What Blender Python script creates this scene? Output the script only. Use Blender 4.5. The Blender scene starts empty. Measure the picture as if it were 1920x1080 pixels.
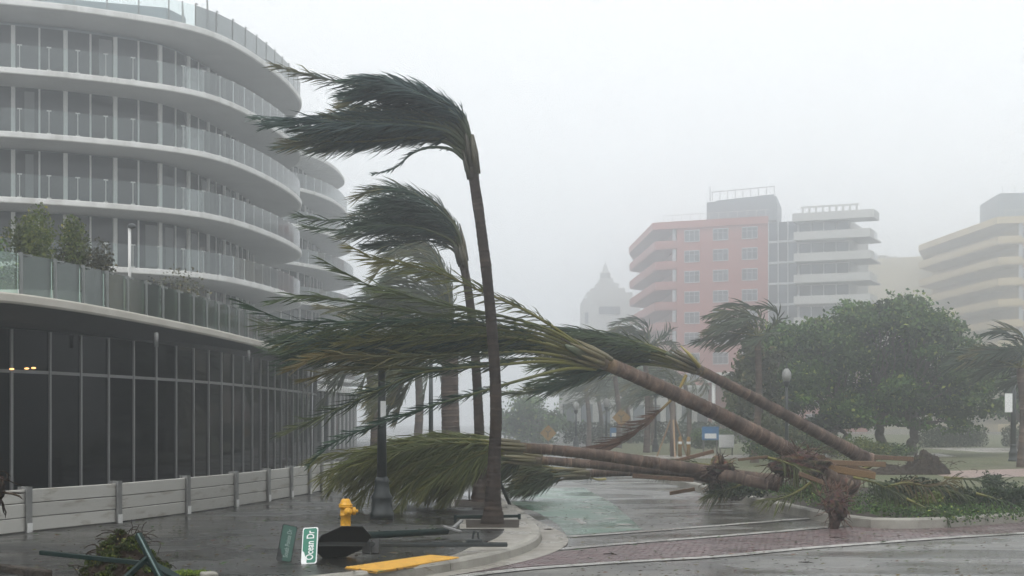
import bpy, bmesh, math, random
from mathutils import Vector, Matrix, Quaternion, noise
R = math.radians
rnd = random.Random(7)
scene = bpy.context.scene
col = scene.collection

# ------------------------------------------------------------------ camera
F = 2667.0; HOR = 787.0; CH = 1.7          # focal length in photo pixels, horizon row, eye height
cam_d = bpy.data.cameras.new('camera')
cam = bpy.data.objects.new('camera', cam_d); col.objects.link(cam)
cam_d.sensor_width = 36.0
cam_d.lens = F / 1920.0 * 36.0
cam_d.shift_y = (HOR - 540.0) / 1920.0
cam_d.clip_end = 3000
cam.location = (0, 0, CH); cam.rotation_euler = (R(90), 0, 0)
scene.camera = cam

# ------------------------------------------------------------------ sky, sun, exposure
world = bpy.data.worlds.new('World'); scene.world = world
world.use_nodes = True
wn = world.node_tree.nodes; wl = world.node_tree.links
wn.clear()
sky = wn.new('ShaderNodeTexSky'); sky.sky_type = 'NISHITA'; sky.sun_disc = False
SUN_EL, SUN_ROT = R(62), R(200)
sky.sun_elevation = SUN_EL; sky.sun_rotation = SUN_ROT
sky.air_density = 1.0; sky.dust_density = 8.0; sky.ozone_density = 1.0
hs = wn.new('ShaderNodeHueSaturation'); hs.inputs['Saturation'].default_value = 0.08
mixw = wn.new('ShaderNodeMix'); mixw.data_type = 'RGBA'; mixw.inputs[0].default_value = 0.75
mixw.inputs[7].default_value = (9.0, 9.25, 9.4, 1)     # even cloud cover over the clear sky
bg = wn.new('ShaderNodeBackground'); bg.inputs['Strength'].default_value = 0.1
wo = wn.new('ShaderNodeOutputWorld')
wl.new(sky.outputs[0], hs.inputs['Color']); wl.new(hs.outputs[0], mixw.inputs[6])
wl.new(mixw.outputs[2], bg.inputs[0]); wl.new(bg.outputs[0], wo.inputs[0])
sun_d = bpy.data.lights.new('sun', 'SUN'); sun_d.energy = 0.6; sun_d.angle = R(25); sun_d.color = (1, .97, .93)
sun = bpy.data.objects.new('sun', sun_d); col.objects.link(sun)
sun.rotation_euler = (R(90) - SUN_EL, 0, R(180) - SUN_ROT)
vs = scene.view_settings
vs.view_transform = 'Standard'; vs.look = 'None'; vs.exposure = 0.58; vs.gamma = 1.0; vs.use_curve_mapping = False
cy = scene.cycles
cy.use_denoising = True
cy.use_adaptive_sampling = True; cy.adaptive_threshold = 0.03; cy.adaptive_min_samples = 12
cy.max_bounces = 6; cy.diffuse_bounces = 2; cy.glossy_bounces = 2; cy.transmission_bounces = 3
cy.volume_bounces = 3; cy.transparent_max_bounces = 24
cy.caustics_reflective = False; cy.caustics_refractive = False
cy.sample_clamp_indirect = 4.0

# ------------------------------------------------------------------ helpers
def W(x, y, d):                     # photo pixel at a distance -> point
    return Vector(((x - 960) / F * d, d, CH + (HOR - y) / F * d))
ROAD = -0.13
def G(x, y, z=0.0):                 # photo pixel lying on the level z -> point
    d = (CH - z) * F / (y - HOR)
    return Vector(((x - 960) / F * d, d, z))
def V(*a): return Vector(a)

def cat(pts, n=8):                  # Catmull-Rom through points
    P = [Vector(p) for p in pts]
    if len(P) < 3: 
        return [P[0].lerp(P[-1], i / n) for i in range(n + 1)]
    P = [P[0] * 2 - P[1]] + P + [P[-1] * 2 - P[-2]]
    out = []
    for i in range(1, len(P) - 2):
        a, b, c, d = P[i-1], P[i], P[i+1], P[i+2]
        for k in range(n):
            t = k / n
            out.append(0.5 * ((2*b) + (c-a)*t + (2*a-5*b+4*c-d)*t*t + (3*b-a-3*c+d)*t**3))
    out.append(P[-2].copy())
    return out
def resample(pts, n):
    L = [0.0]
    for a, b in zip(pts, pts[1:]): L.append(L[-1] + (b - a).length)
    out = []; j = 0
    for i in range(n + 1):
        s = L[-1] * i / n
        while j < len(pts) - 2 and L[j+1] < s: j += 1
        seg = L[j+1] - L[j]
        out.append(pts[j].lerp(pts[j+1], (s - L[j]) / seg if seg > 1e-9 else 0))
    return out
def plen(pts): return sum((b - a).length for a, b in zip(pts, pts[1:]))

class MB:
    def __init__(s): s.v = []; s.f = []; s.c = []; s.sm = []
    def add(s, vs_, fs, c=(1,1,1), smooth=False):
        o = len(s.v)
        s.v += [tuple(p) for p in vs_]
        s.f += [tuple(i + o for i in f) for f in fs]
        s.sm += [smooth] * len(fs)
        if c and len(c) == len(vs_) and not isinstance(c[0], (int, float)): s.c += [tuple(x) for x in c]
        else: s.c += [tuple(c)] * len(vs_)
        return s
    def box(s, c, size, rot=None, col_=(1,1,1)):
        hx, hy, hz = size[0]/2, size[1]/2, size[2]/2
        P = [Vector((x, y, z)) for z in (-hz, hz) for y in (-hy, hy) for x in (-hx, hx)]
        if rot is not None: P = [rot @ p for p in P]
        c = Vector(c)
        return s.add([p + c for p in P], [(0,2,3,1),(4,5,7,6),(0,1,5,4),(2,6,7,3),(0,4,6,2),(1,3,7,5)], col_)
    def bevbox(s, c, size, rot=None, b=.01, col_=(1,1,1)):
        # box with chamfered edges: three nested cross rings
        hx, hy, hz = size[0]/2, size[1]/2, size[2]/2
        b = min(b, hx*.9, hy*.9, hz*.9)
        def ring(ix, iy, z): return [Vector((x, y, z)) for x, y in ((-hx+ix,-hy+b),(-hx+b,-hy+iy),(hx-b,-hy+iy),(hx-ix,-hy+b),(hx-ix,hy-b),(hx-b,hy-iy),(-hx+b,hy-iy),(-hx+ix,hy-b))]
        rr = [ring(b, b, -hz), ring(0, 0, -hz+b), ring(0, 0, hz-b), ring(b, b, hz)]
        P = [p for r in rr for p in r]
        if rot is not None: P = [rot @ p for p in P]
        c = Vector(c); P = [p + c for p in P]
        fs = [tuple(reversed(range(8))), tuple(range(24, 32))]
        for k in range(3):
            for i in range(8):
                j = (i + 1) % 8; fs.append((k*8+i, k*8+j, (k+1)*8+j, (k+1)*8+i))
        return s.add(P, fs, col_)
    def bar(s, a, b, w, h=None, up=(0,0,1), col_=(1,1,1), bev=0):     # box beam from a to b
        a, b = Vector(a), Vector(b); h = h or w
        d = b - a; L = d.length; d.normalize()
        upv = Vector(up)
        if abs(d.dot(upv)) > .98: upv = Vector((1, 0, 0))
        x = d.cross(upv).normalized(); z = x.cross(d)
        rot = Matrix((x, d, z)).transposed()
        if bev: return s.bevbox((a + b) / 2, (w, L, h), rot, bev, col_)
        return s.box((a + b) / 2, (w, L, h), rot, col_)
    def tube(s, pts, rad, n=8, col_=None, caps=True, smooth=True):
        pts = [Vector(p) for p in pts]; m = len(pts)
        if not hasattr(rad, '__len__'): rad = [rad] * m
        if len(rad) != m:
            q = len(rad) - 1
            rad = [rad[min(q-1, int(i*q/(m-1)))] + (rad[min(q-1, int(i*q/(m-1)))+1] - rad[min(q-1, int(i*q/(m-1)))]) * (i*q/(m-1) - min(q-1, int(i*q/(m-1)))) for i in range(m)]
        up = Vector((0, 0, 1)); vs_ = []; cs = []
        t0 = (pts[1] - pts[0]).normalized()
        if abs(t0.dot(up)) > .9: up = Vector((0, 1, 0))
        x = t0.cross(up).normalized()
        for i in range(m):
            t = (pts[min(i+1, m-1)] - pts[max(i-1, 0)])
            if t.length < 1e-9: t = t0.copy()
            t.normalize()
            x = (x - t * x.dot(t)).normalized(); y = t.cross(x)
            for k in range(n):
                a = 2 * math.pi * k / n
                vs_.append(pts[i] + (x * math.cos(a) + y * math.sin(a)) * rad[i])
                cs.append(col_[i] if isinstance(col_, list) else (col_ or (1,1,1)))
        fs = []
        for i in range(m - 1):
            for k in range(n):
                j = (k + 1) % n
                fs.append((i*n+k, i*n+j, (i+1)*n+j, (i+1)*n+k))
        if caps: fs += [tuple(reversed(range(n))), tuple(range((m-1)*n, m*n))]
        return s.add(vs_, fs, cs, smooth)
    def lathe(s, prof, c=(0,0,0), n=16, col_=(1,1,1), smooth=True, rot=None):
        c = Vector(c)
        pts = []
        for r, z in prof:
            for k in range(n):
                a = 2*math.pi*k/n
                p = Vector((r*math.cos(a), r*math.sin(a), z))
                pts.append((rot @ p if rot is not None else p) + c)
        fs = []
        for i in range(len(prof) - 1):
            for k in range(n):
                j = (k+1) % n; fs.append((i*n+k, i*n+j, (i+1)*n+j, (i+1)*n+k))
        fs += [tuple(reversed(range(n))), tuple(range((len(prof)-1)*n, len(prof)*n))]
        return s.add(pts, fs, col_, smooth)
    def prism(s, poly, z0, z1, col_=(1,1,1)):            # extrude a ground polygon (xy) from z0 to z1
        n = len(poly)
        vs_ = [Vector((p[0], p[1], z0)) for p in poly] + [Vector((p[0], p[1], z1)) for p in poly]
        fs = [tuple(reversed(range(n))), tuple(range(n, 2*n))] + [(i, (i+1) % n, n+(i+1) % n, n+i) for i in range(n)]
        return s.add(vs_, fs, col_)
    def strip(s, a, b, col_=(1,1,1)):                    # quad strip between two polylines
        n = len(a)
        return s.add(list(a) + list(b), [(i, i+1, n+i+1, n+i) for i in range(n-1)], col_)
    def build(s, name, mat, parent=None, smooth=None):
        me = bpy.data.meshes.new(name)
        me.from_pydata(s.v, [], s.f); 
        ca = me.color_attributes.new('Col', 'FLOAT_COLOR', 'POINT')
        buf = []
        for c in s.c: buf += [c[0], c[1], c[2], 1.0]
        ca.data.foreach_set('color', buf)
        me.polygons.foreach_set('use_smooth', [bool(x) if smooth is None else smooth for x in s.sm])
        me.materials.append(mat); me.update()
        return put(name, me, parent)
def put(name, me, parent=None, loc=None, rot=None):
    o = bpy.data.objects.new(name, me); col.objects.link(o)
    if parent is not None: o.parent = parent
    if loc is not None: o.location = loc
    if rot is not None: o.rotation_euler = rot
    return o
def tag(o, label=None, cat_=None, group=None, kind=None):
    if label: o['label'] = label
    if cat_: o['category'] = cat_
    if group: o['group'] = group
    if kind: o['kind'] = kind
    return o
def thing(name, label, cat_, loc=(0,0,0), group=None):
    o = bpy.data.objects.new(name, None); col.objects.link(o); o.location = loc
    o.empty_display_size = .3
    return tag(o, label, cat_, group)
def part(mb, name, mat, parent):    # mesh in world coordinates, hung under a thing or part
    o = mb.build(name, mat)
    o.parent = parent; o.location = -off_of(parent)
    return o
def off_of(o):
    off = Vector()
    while o is not None: off += Vector(o.location); o = o.parent
    return off
def partcopy(me, name, parent, M):  # shared mesh placed by a world matrix
    o = bpy.data.objects.new(name, me); col.objects.link(o)
    o.parent = parent
    o.matrix_basis = Matrix.Translation(-off_of(parent)) @ M
    return o

# ------------------------------------------------------------------ materials
MATS = {}
def mat(name, base=(.5,.5,.5), rough=.6, spec=.5, metal=0, noise_=None, bump=None, attr=False, var=0.0,
        rough_noise=None, coat=0.0, trans=0.0, stretch=(1,1,1)):
    m = bpy.data.materials.new(name); m.use_nodes = True
    nt = m.node_tree; N = nt.nodes; L = nt.links
    p = N['Principled BSDF']
    p.inputs['Base Color'].default_value = (*base, 1)
    p.inputs['Roughness'].default_value = rough
    p.inputs['Specular IOR Level'].default_value = spec
    p.inputs['Metallic'].default_value = metal
    p.inputs['Coat Weight'].default_value = coat; p.inputs['Coat Roughness'].default_value = .12
    tc = N.new('ShaderNodeTexCoord'); mp = N.new('ShaderNodeMapping'); mp.inputs['Scale'].default_value = stretch
    L.new(tc.outputs['Object'], mp.inputs['Vector'])
    src = None
    if attr:
        a = N.new('ShaderNodeAttribute'); a.attribute_name = 'Col'; src = a.outputs['Color']
    if noise_:                       # (scale, second colour, low, high)
        sc, c2, lo, hi = noise_
        n = N.new('ShaderNodeTexNoise'); n.inputs['Scale'].default_value = sc; n.inputs['Detail'].default_value = 6
        n.inputs['Roughness'].default_value = .62
        L.new(mp.outputs[0], n.inputs['Vector'])
        r = N.new('ShaderNodeMapRange'); r.inputs[1].default_value = lo; r.inputs[2].default_value = hi
        L.new(n.outputs['Fac'], r.inputs[0])
        mx = N.new('ShaderNodeMix'); mx.data_type = 'RGBA'
        L.new(r.outputs[0], mx.inputs[0])
        if src: 
            L.new(src, mx.inputs[6])
            if c2 is None:
                pass
        else: mx.inputs[6].default_value = (*base, 1)
        mx.inputs[7].default_value = (*c2, 1)
        src = mx.outputs[2]
    if var:
        oi = N.new('ShaderNodeObjectInfo'); hsv = N.new('ShaderNodeHueSaturation')
        r = N.new('ShaderNodeMapRange'); r.inputs[3].default_value = 1 - var; r.inputs[4].default_value = 1 + var
        L.new(oi.outputs['Random'], r.inputs[0]); L.new(r.outputs[0], hsv.inputs['Value'])
        if src: L.new(src, hsv.inputs['Color'])
        else: hsv.inputs['Color'].default_value = (*base, 1)
        src = hsv.outputs[0]
    if src: L.new(src, p.inputs['Base Color'])
    if rough_noise:                  # (scale, lo rough, hi rough, from, to)
        sc, lo, hi, a, b = rough_noise
        n = N.new('ShaderNodeTexNoise'); n.inputs['Scale'].default_value = sc; n.inputs['Detail'].default_value = 5
        L.new(mp.outputs[0], n.inputs['Vector'])
        r = N.new('ShaderNodeMapRange'); r.inputs[1].default_value = a; r.inputs[2].default_value = b
        r.inputs[3].default_value = lo; r.inputs[4].default_value = hi
        L.new(n.outputs['Fac'], r.inputs[0]); L.new(r.outputs[0], p.inputs['Roughness'])
    if bump:                         # (scale, strength, distance)
        n = N.new('ShaderNodeTexNoise'); n.inputs['Scale'].default_value = bump[0]; n.inputs['Detail'].default_value = 8
        L.new(mp.outputs[0], n.inputs['Vector'])
        b = N.new('ShaderNodeBump'); b.inputs['Strength'].default_value = bump[1]; b.inputs['Distance'].default_value = bump[2]
        L.new(n.outputs['Fac'], b.inputs['Height']); L.new(b.outputs[0], p.inputs['Normal'])
    if trans:
        out = N['Material Output']; t = N.new('ShaderNodeBsdfTranslucent'); ms = N.new('ShaderNodeMixShader')
        ms.inputs[0].default_value = trans
        if src: L.new(src, t.inputs['Color'])
        else: t.inputs['Color'].default_value = (*base, 1)
        L.new(p.outputs[0], ms.inputs[1]); L.new(t.outputs[0], ms.inputs[2]); L.new(ms.outputs[0], out.inputs['Surface'])
    MATS[name] = m
    return m
def glass_mat(name, tint, refl=.06, milk=.1):      # thin pane: see-through, Fresnel mirror, a film of rain
    m = bpy.data.materials.new(name); m.use_nodes = True
    N = m.node_tree.nodes; L = m.node_tree.links; N.remove(N['Principled BSDF'])
    t = N.new('ShaderNodeBsdfTransparent'); t.inputs[0].default_value = (*tint, 1)
    g = N.new('ShaderNodeBsdfGlossy'); g.inputs['Roughness'].default_value = .08
    d = N.new('ShaderNodeBsdfDiffuse'); d.inputs[0].default_value = (.62, .68, .67, 1)
    fr = N.new('ShaderNodeFresnel'); fr.inputs['IOR'].default_value = 1.5
    m1 = N.new('ShaderNodeMixShader'); m2 = N.new('ShaderNodeMixShader')
    m1.inputs[0].default_value = milk
    L.new(t.outputs[0], m1.inputs[1]); L.new(d.outputs[0], m1.inputs[2])
    mm = N.new('ShaderNodeMath'); mm.operation = 'MULTIPLY_ADD'; mm.inputs[1].default_value = .9; mm.inputs[2].default_value = refl
    mm.use_clamp = True
    L.new(fr.outputs[0], mm.inputs[0])
    L.new(mm.outputs[0], m2.inputs[0]); L.new(m1.outputs[0], m2.inputs[1]); L.new(g.outputs[0], m2.inputs[2])
    L.new(m2.outputs[0], N['Material Output'].inputs['Surface'])
    MATS[name] = m
    return m

asphalt = mat('wet_asphalt', (.060,.057,.052), .3, .55, noise_=(.9, (.15,.143,.128), .38, .66), bump=(26, .45, .006),
              rough_noise=(.5, .06, .46, .38, .62), stretch=(.6, 1.1, 1))
brick_m = mat('wet_paver', (.13,.085,.085), .35, .5, attr=True, noise_=(6, (.10,.085,.082), .45, .8), bump=(60, .4, .004), rough_noise=(.5, .16, .45, .36, .62))
grout_m = mat('paver_joint', (.07,.062,.06), .4, .5, rough_noise=(.5, .1, .4, .36, .62))
walk_m = mat('wet_sidewalk', (.014,.0138,.0125), .25, .24, noise_=(.9, (.038,.037,.033), .40, .68), bump=(22, .5, .008),
             rough_noise=(.6, .10, .42, .36, .64), stretch=(.75, 1.0, 1))
conc_m = mat('wet_concrete', (.27,.25,.215), .5, .45, noise_=(2.2, (.17,.155,.13), .4, .72), bump=(24, .4, .01), rough_noise=(1.1, .2, .6, .35, .65))
kerb_m = mat('kerb_concrete', (.30,.285,.25), .55, .4, noise_=(1.6, (.16,.15,.125), .42, .7), bump=(30, .5, .012))
white_line = mat('white_road_paint', (.36,.35,.325), .35, .45, noise_=(5, (.13,.125,.115), .44, .68), bump=(60,.3,.003), rough_noise=(.6,.12,.5,.35,.62))
yellow_line = mat('orange_road_paint', (.55,.27,.05), .35, .5, noise_=(7, (.26,.17,.07), .5, .75))
green_paint = mat('green_lane_paint', (.095,.175,.130), .3, .5, noise_=(1.1, (.15,.175,.15), .40, .66), rough_noise=(.5,.07,.4,.36,.6), bump=(50,.3,.004))
lawn_m = mat('wet_lawn', (.085,.10,.045), .8, .3, noise_=(.6, (.13,.12,.075), .4, .68), bump=(18, .8, .04))
soil_m = mat('dark_soil', (.022,.017,.013), .85, .3, noise_=(6, (.05,.037,.026), .4, .7), bump=(14, .9, .04))
path_m = mat('pink_path', (.30,.21,.18), .5, .45, noise_=(1.4, (.22,.17,.15), .4, .7))
white_m = mat('white_concrete', (.72,.72,.70), .6, .35, noise_=(.8, (.46,.45,.42), .46, .78), bump=(9,.1,.01), stretch=(1.6,1.6,.25))
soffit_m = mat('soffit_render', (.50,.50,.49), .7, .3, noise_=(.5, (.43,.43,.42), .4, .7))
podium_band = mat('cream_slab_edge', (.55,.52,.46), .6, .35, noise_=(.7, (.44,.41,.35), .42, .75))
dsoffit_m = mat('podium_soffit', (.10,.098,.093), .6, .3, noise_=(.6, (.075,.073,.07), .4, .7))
mull_m = mat('pale_aluminium', (.62,.62,.60), .4, .5)
dmull_m = mat('grey_mullion', (.17,.17,.165), .4, .5)
dglass = mat('dark_glazing', (.002,.003,.003), .06, .06, var=.5, bump=(.7,.05,.02))
uglass = mat('window_glazing', (.022,.025,.029), .08, .35, var=.85, bump=(.6,.05,.02))
bal_glass = glass_mat('balustrade_glass', (.92,.965,.96), .0, .02)
ter_glass = glass_mat('terrace_glass', (.80,.89,.84), .0, .07)
tpost_m = mat('pale_rail_post', (.20,.21,.205), .4, .5)
steel_m = mat('brushed_steel', (.55,.55,.54), .35, .5, metal=.6)
plank_m = mat('flood_plank', (.43,.42,.385), .5, .35, var=.10, noise_=(2.6, (.20,.165,.12), .56, .74), bump=(8,.15,.004), stretch=(.5,.5,2.5))
post_m = mat('barrier_post_metal', (.15,.15,.145), .4, .5, noise_=(6, (.22,.22,.21), .4,.7))
iron_m = mat('black_cast_iron', (.016,.022,.022), .35, .5, noise_=(9, (.035,.04,.04), .5,.8))
green_metal = mat('dark_green_metal', (.005,.016,.014), .55, .12, noise_=(8, (.010,.026,.023), .5,.8))
globe_m = mat('lamp_globe', (.28,.28,.27), .3, .5)
yellow_m = mat('hydrant_yellow', (.66,.33,.015), .4, .4, noise_=(16, (.30,.16,.03), .52,.74), coat=.15, bump=(30,.15,.004))
tactile_m = mat('tactile_yellow', (.62,.34,.04), .45, .4, noise_=(7, (.40,.23,.05), .46,.72))
tactile_base = mat('tactile_dark_base', (.34,.18,.025), .45, .4, noise_=(7, (.20,.12,.03), .46,.72))  # base sheet darker than the domes so their rows stand out
sign_green = mat('sign_green', (.0,.16,.095), .3, .5, coat=.2, noise_=(14, (.015,.13,.085), .5, .8))
sign_dgreen = mat('sign_dark_green', (.004,.055,.036), .3, .5, coat=.2)
sign_white = mat('sign_white', (.78,.79,.78), .35, .5)
sign_grey = mat('sign_grey_lettering', (.20,.26,.24), .4, .5)  # dull grey-green lettering for the dark weathered blade
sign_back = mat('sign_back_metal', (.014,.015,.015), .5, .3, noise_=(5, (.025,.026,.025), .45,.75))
leaf_m = mat('palm_leaf', (.05,.08,.04), .45, .25, attr=True, trans=.22)
bark_m = mat('palm_bark', (.2,.15,.12), .75, .25, attr=True, noise_=(26, (.05,.036,.03), .52, .82), bump=(30,.6,.015))
petiole_m = mat('palm_petiole', (.25,.24,.06), .4, .45, attr=True)
tree_leaf = mat('broad_leaf', (.05,.1,.035), .65, .18, attr=True, trans=.25)
tree_bark = mat('tree_bark', (.075,.062,.052), .8, .3, noise_=(9, (.12,.1,.085), .4,.7), bump=(14,.8,.03))
wood_m = mat('brace_timber', (.42,.25,.12), .6, .35, attr=True, noise_=(9, (.22,.13,.07), .46,.75), stretch=(4,4,4))
root_m = mat('root_fibre', (.06,.036,.026), .9, .15, attr=True, noise_=(11, (.014,.010,.008), .42,.66), bump=(16,1,.04))
pink_m = mat('salmon_render', (.36,.125,.10), .75, .3, noise_=(.12, (.30,.11,.09), .4,.7))
beige_m = mat('ochre_render', (.52,.41,.22), .75, .3, noise_=(.12, (.44,.35,.20), .4,.7))
cream_m = mat('cream_render', (.55,.50,.36), .75, .3, noise_=(.1, (.48,.44,.33), .4,.7))
pale_m = mat('pale_render', (.48,.48,.455), .75, .3, noise_=(.1, (.40,.40,.38), .4,.7))
grey_m = mat('grey_panel', (.20,.23,.25), .5, .4)
fglass = mat('far_glazing', (.07,.085,.10), .15, .5, var=.5)
frame_w = mat('white_window_frame', (.45,.47,.48), .5, .4)
warn_m = mat('warning_yellow', (.25,.14,.025), .5, .4)
blue_m = mat('notice_blue', (.06,.18,.36), .5, .4)
curtain_m = mat('pale_curtain', (.20,.205,.21), .8, .2)
ember_m = bpy.data.materials.new('warm_lamp'); ember_m.use_nodes = True
_e = ember_m.node_tree.nodes['Principled BSDF']; _e.inputs['Emission Color'].default_value = (1,.5,.15,1); _e.inputs['Emission Strength'].default_value = 1.6
# ================================================================== THE SETTING
# ground sheet = road surface, reaching the horizon
g = MB(); g.add([(-250,-30,ROAD),(250,-30,ROAD),(250,440,ROAD),(-250,440,ROAD)], [(0,1,2,3)])
tag(g.build('road', asphalt), kind='structure')

# sidewalk on the left with its rounded corner
kc = [(-.95,60),(-.75,45),(-.42,34.5),(-.02,28.8),(.20,25.6),(.40,23.4),(.46,21.9),(.36,20.4),(.10,19.1),(-.32,17.9),(-.95,16.7),(-1.9,15.55),(-3.4,13.9),(-5.5,11.8),(-9,8.4)]
kcv = cat([V(x,y,0) for x,y in kc], 5)
def offset(pts, d):                 # shift a ground polyline sideways (right-hand side of travel)
    out = []
    for i, p in enumerate(pts):
        t = pts[min(i+1,len(pts)-1)] - pts[max(i-1,0)]; t.z = 0; t.normalize()
        out.append(p + Vector((t.y, -t.x, 0)) * d)
    return out
inner = offset(kcv, .16)            # travel is towards the camera, so the right-hand side is the sidewalk
m = MB()
poly = [(p.x, p.y) for p in inner] + [(-60,8.4),(-60,110),(-.95,110)]
m.prism(poly, ROAD-.05, -.001)
tag(m.build('sidewalk', walk_m), kind='structure')
def kerb_mesh(pts, w, z0, z1, seg=2.4):     # kerb in stones with narrow joints, rounded nose
    m = MB(); n = max(1, round(plen(pts)/seg)); R_ = resample(pts, n*6)
    for k in range(n):
        sub = R_[k*6:(k+1)*6+1]
        a = [p.lerp(sub[3], .004) for p in sub]
        ins = offset(a, w)
        prof = [(0, z0), (.012, z1-.03), (.04, z1), (w, z1), (w, z0)]
        rows = []
        for q, z in prof:
            rows.append([V(*(p.xy), z) for p in offset(a, q)])
        vs_ = [p for r in rows for p in r]; nn = len(a); fs = []
        for r in range(len(rows)-1):
            for i in range(nn-1): fs.append((r*nn+i, r*nn+i+1, (r+1)*nn+i+1, (r+1)*nn+i))
        fs.append(tuple(r*nn for r in range(len(rows)))); fs.append(tuple(r*nn+nn-1 for r in reversed(range(len(rows)))))
        m.add(vs_, fs)
    return m
tag(kerb_mesh(kcv, .16, ROAD-.02, .006).build('sidewalk_kerb', kerb_m), kind='structure')
# concrete apron (gutter) outside the kerb, widest at the corner
gw = []
outer = []
for i, p in enumerate(kcv):
    w = .20 + .20*math.exp(-((p.y-21.4)/4.0)**2)
    outer.append(w)
a = [V(p.x, p.y, ROAD+.014) for p in kcv]
b = []
for i, p in enumerate(kcv):
    t = kcv[min(i+1,len(kcv)-1)] - kcv[max(i-1,0)]; t.normalize()
    b.append(V(p.x - t.y*outer[i], p.y + t.x*outer[i], ROAD+.014))
m = MB(); m.strip(a, b); tag(m.build('gutter_apron', conc_m), kind='structure')
# pale concrete band behind the kerb at the corner
i0 = [i for i,p in enumerate(inner) if 17.2 < p.y < 30]
m = MB(); m.strip([V(*inner[i].xy,.003) for i in i0], [V(*p.xy,.003) for p in [offset(kcv,.16+.42*min(1,(abs(kcv[i].y-17)+.3)/2.0))[i] for i in i0]])
tag(m.build('corner_paving_band', conc_m), kind='structure')
# painted lane
m = MB(); gp = [G(958,944,ROAD),G(1010,962,ROAD),G(1048,985,ROAD),G(1062,1003,ROAD),G(1085,1003,ROAD),G(1205,993,ROAD),G(1150,945,ROAD),G(1095,915,ROAD),G(1010,915,ROAD)]
m.add([V(p.x,p.y,ROAD+.004) for p in gp], [tuple(range(len(gp)))])
tag(m.build('painted_cycle_lane', green_paint), kind='structure')
def marking(name, pts, w, mt, z=.0125):
    c = [V(*G(x, y, ROAD).xy, ROAD+z) for x, y in pts]
    c = resample(cat(c, 6), 30)
    m = MB(); m.strip(offset(c, -w/2), offset(c, w/2))
    return tag(m.build(name, mt), kind='structure')
marking('stop_line', [(1069,1007),(1200,998),(1340,987),(1474,976),(1556,970.5)], .20, white_line)
marking('crosswalk_line', [(1000,1036),(1036,1032),(1200,1018),(1340,1007),(1474,996),(1557,989),(1650,981)], .20, white_line)
marking('crosswalk_line', [(820,1088),(960,1070.5),(1150,1056),(1340,1045),(1500,1030),(1642,1019),(1780,1009),(1914,1001),(2050,993)], .22, white_line)
marking('edge_line', [(1250,897),(1290,908),(1350,925),(1420,939),(1500,954),(1560,965),(1605,974),(1650,980)], .12, yellow_line)
for k,(x,y) in enumerate([(1122,962),(1145,973),(1172,984),(1097,952),(1100,942)]):
    p = G(x,y,ROAD); m = MB()
    rot = Matrix.Rotation(R(20),3,'Z'); m.add([V(p.x,p.y,ROAD+.008)+rot@V(a,b_,0) for a,b_ in ((-.13,-.16),(.13,-.16),(.13,.16),(-.13,.16))],[(0,1,2,3)])
    tag(m.build('lane_dash', white_line), kind='structure')
m = MB(); p = G(1095,983,ROAD); q = G(1080,973,ROAD)       # worn lane arrow
d = (q-p).normalized(); s = V(d.y,-d.x,0); z = V(0,0,.008)
m.add([p+z-s*.06, p+z+s*.06, p+z+d*1.0+s*.06, p+z+d*1.0+s*.22, p+z+d*1.5, p+z+d*1.0-s*.22, p+z+d*1.0-s*.06],[(0,1,2,3,4,5,6)])
tag(m.build('lane_arrow', white_line), kind='structure')

# brick crosswalk band: real pavers laid herring-row between the two lines
near = [G(x,y,ROAD) for x,y in [(700,1091),(830,1082),(960,1066),(1150,1053),(1340,1042),(1500,1027.5),(1642,1016.5),(1780,1007),(1914,999),(2050,991),(2250,980)]]
far = [G(x,y,ROAD) for x,y in [(700,1085),(850,1059),(990,1041),(1180,1022.5),(1340,1010),(1474,999),(1560,992),(1650,984),(1720,979),(1920,969),(2120,960)]]
near = resample(cat(near,6),130); far = resample(cat(far,6),130)
m = MB(); m.strip([V(*p.xy,ROAD+.003) for p in near],[V(*p.xy,ROAD+.003) for p in far])
tag(m.build('crosswalk_bed', grout_m), kind='structure')
m = MB(); rr = random.Random(3)
rows_ = 22
for i in range(130):
    for j in range(rows_):
        o = .5*(j%2)
        t0, t1 = (j+.06)/rows_, (j+.94)/rows_
        ia, ib = i+o+.04, i+o+.96
        if ib >= 130: continue
        def pt(u,t):
            k = min(int(u),129); f = u-k
            return near[k].lerp(near[k+1],f).lerp(far[k].lerp(far[k+1],f),t)
        zz = ROAD+.009+rr.uniform(-.002,.002)
        q = [pt(ia,t0),pt(ib,t0),pt(ib,t1),pt(ia,t1)]
        if (q[0]-q[1]).length < .03 or (q[0]-q[3]).length < .02: continue
        c = rr.uniform(.75,1.2); cc = (.135*c*rr.uniform(.9,1.1),.088*c,.088*c)
        m.add([V(*p.xy,zz) for p in q]+[V(*p.xy,ROAD) for p in q],[(0,1,2,3),(4,5,1,0),(5,6,2,1),(6,7,3,2),(7,4,0,3)],cc)
tag(m.build('crosswalk_pavers', brick_m), kind='stuff')
bpy.data.objects['crosswalk_pavers']['label'] = 'dull red brick pavers of the crosswalk between two white lines'

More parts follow.
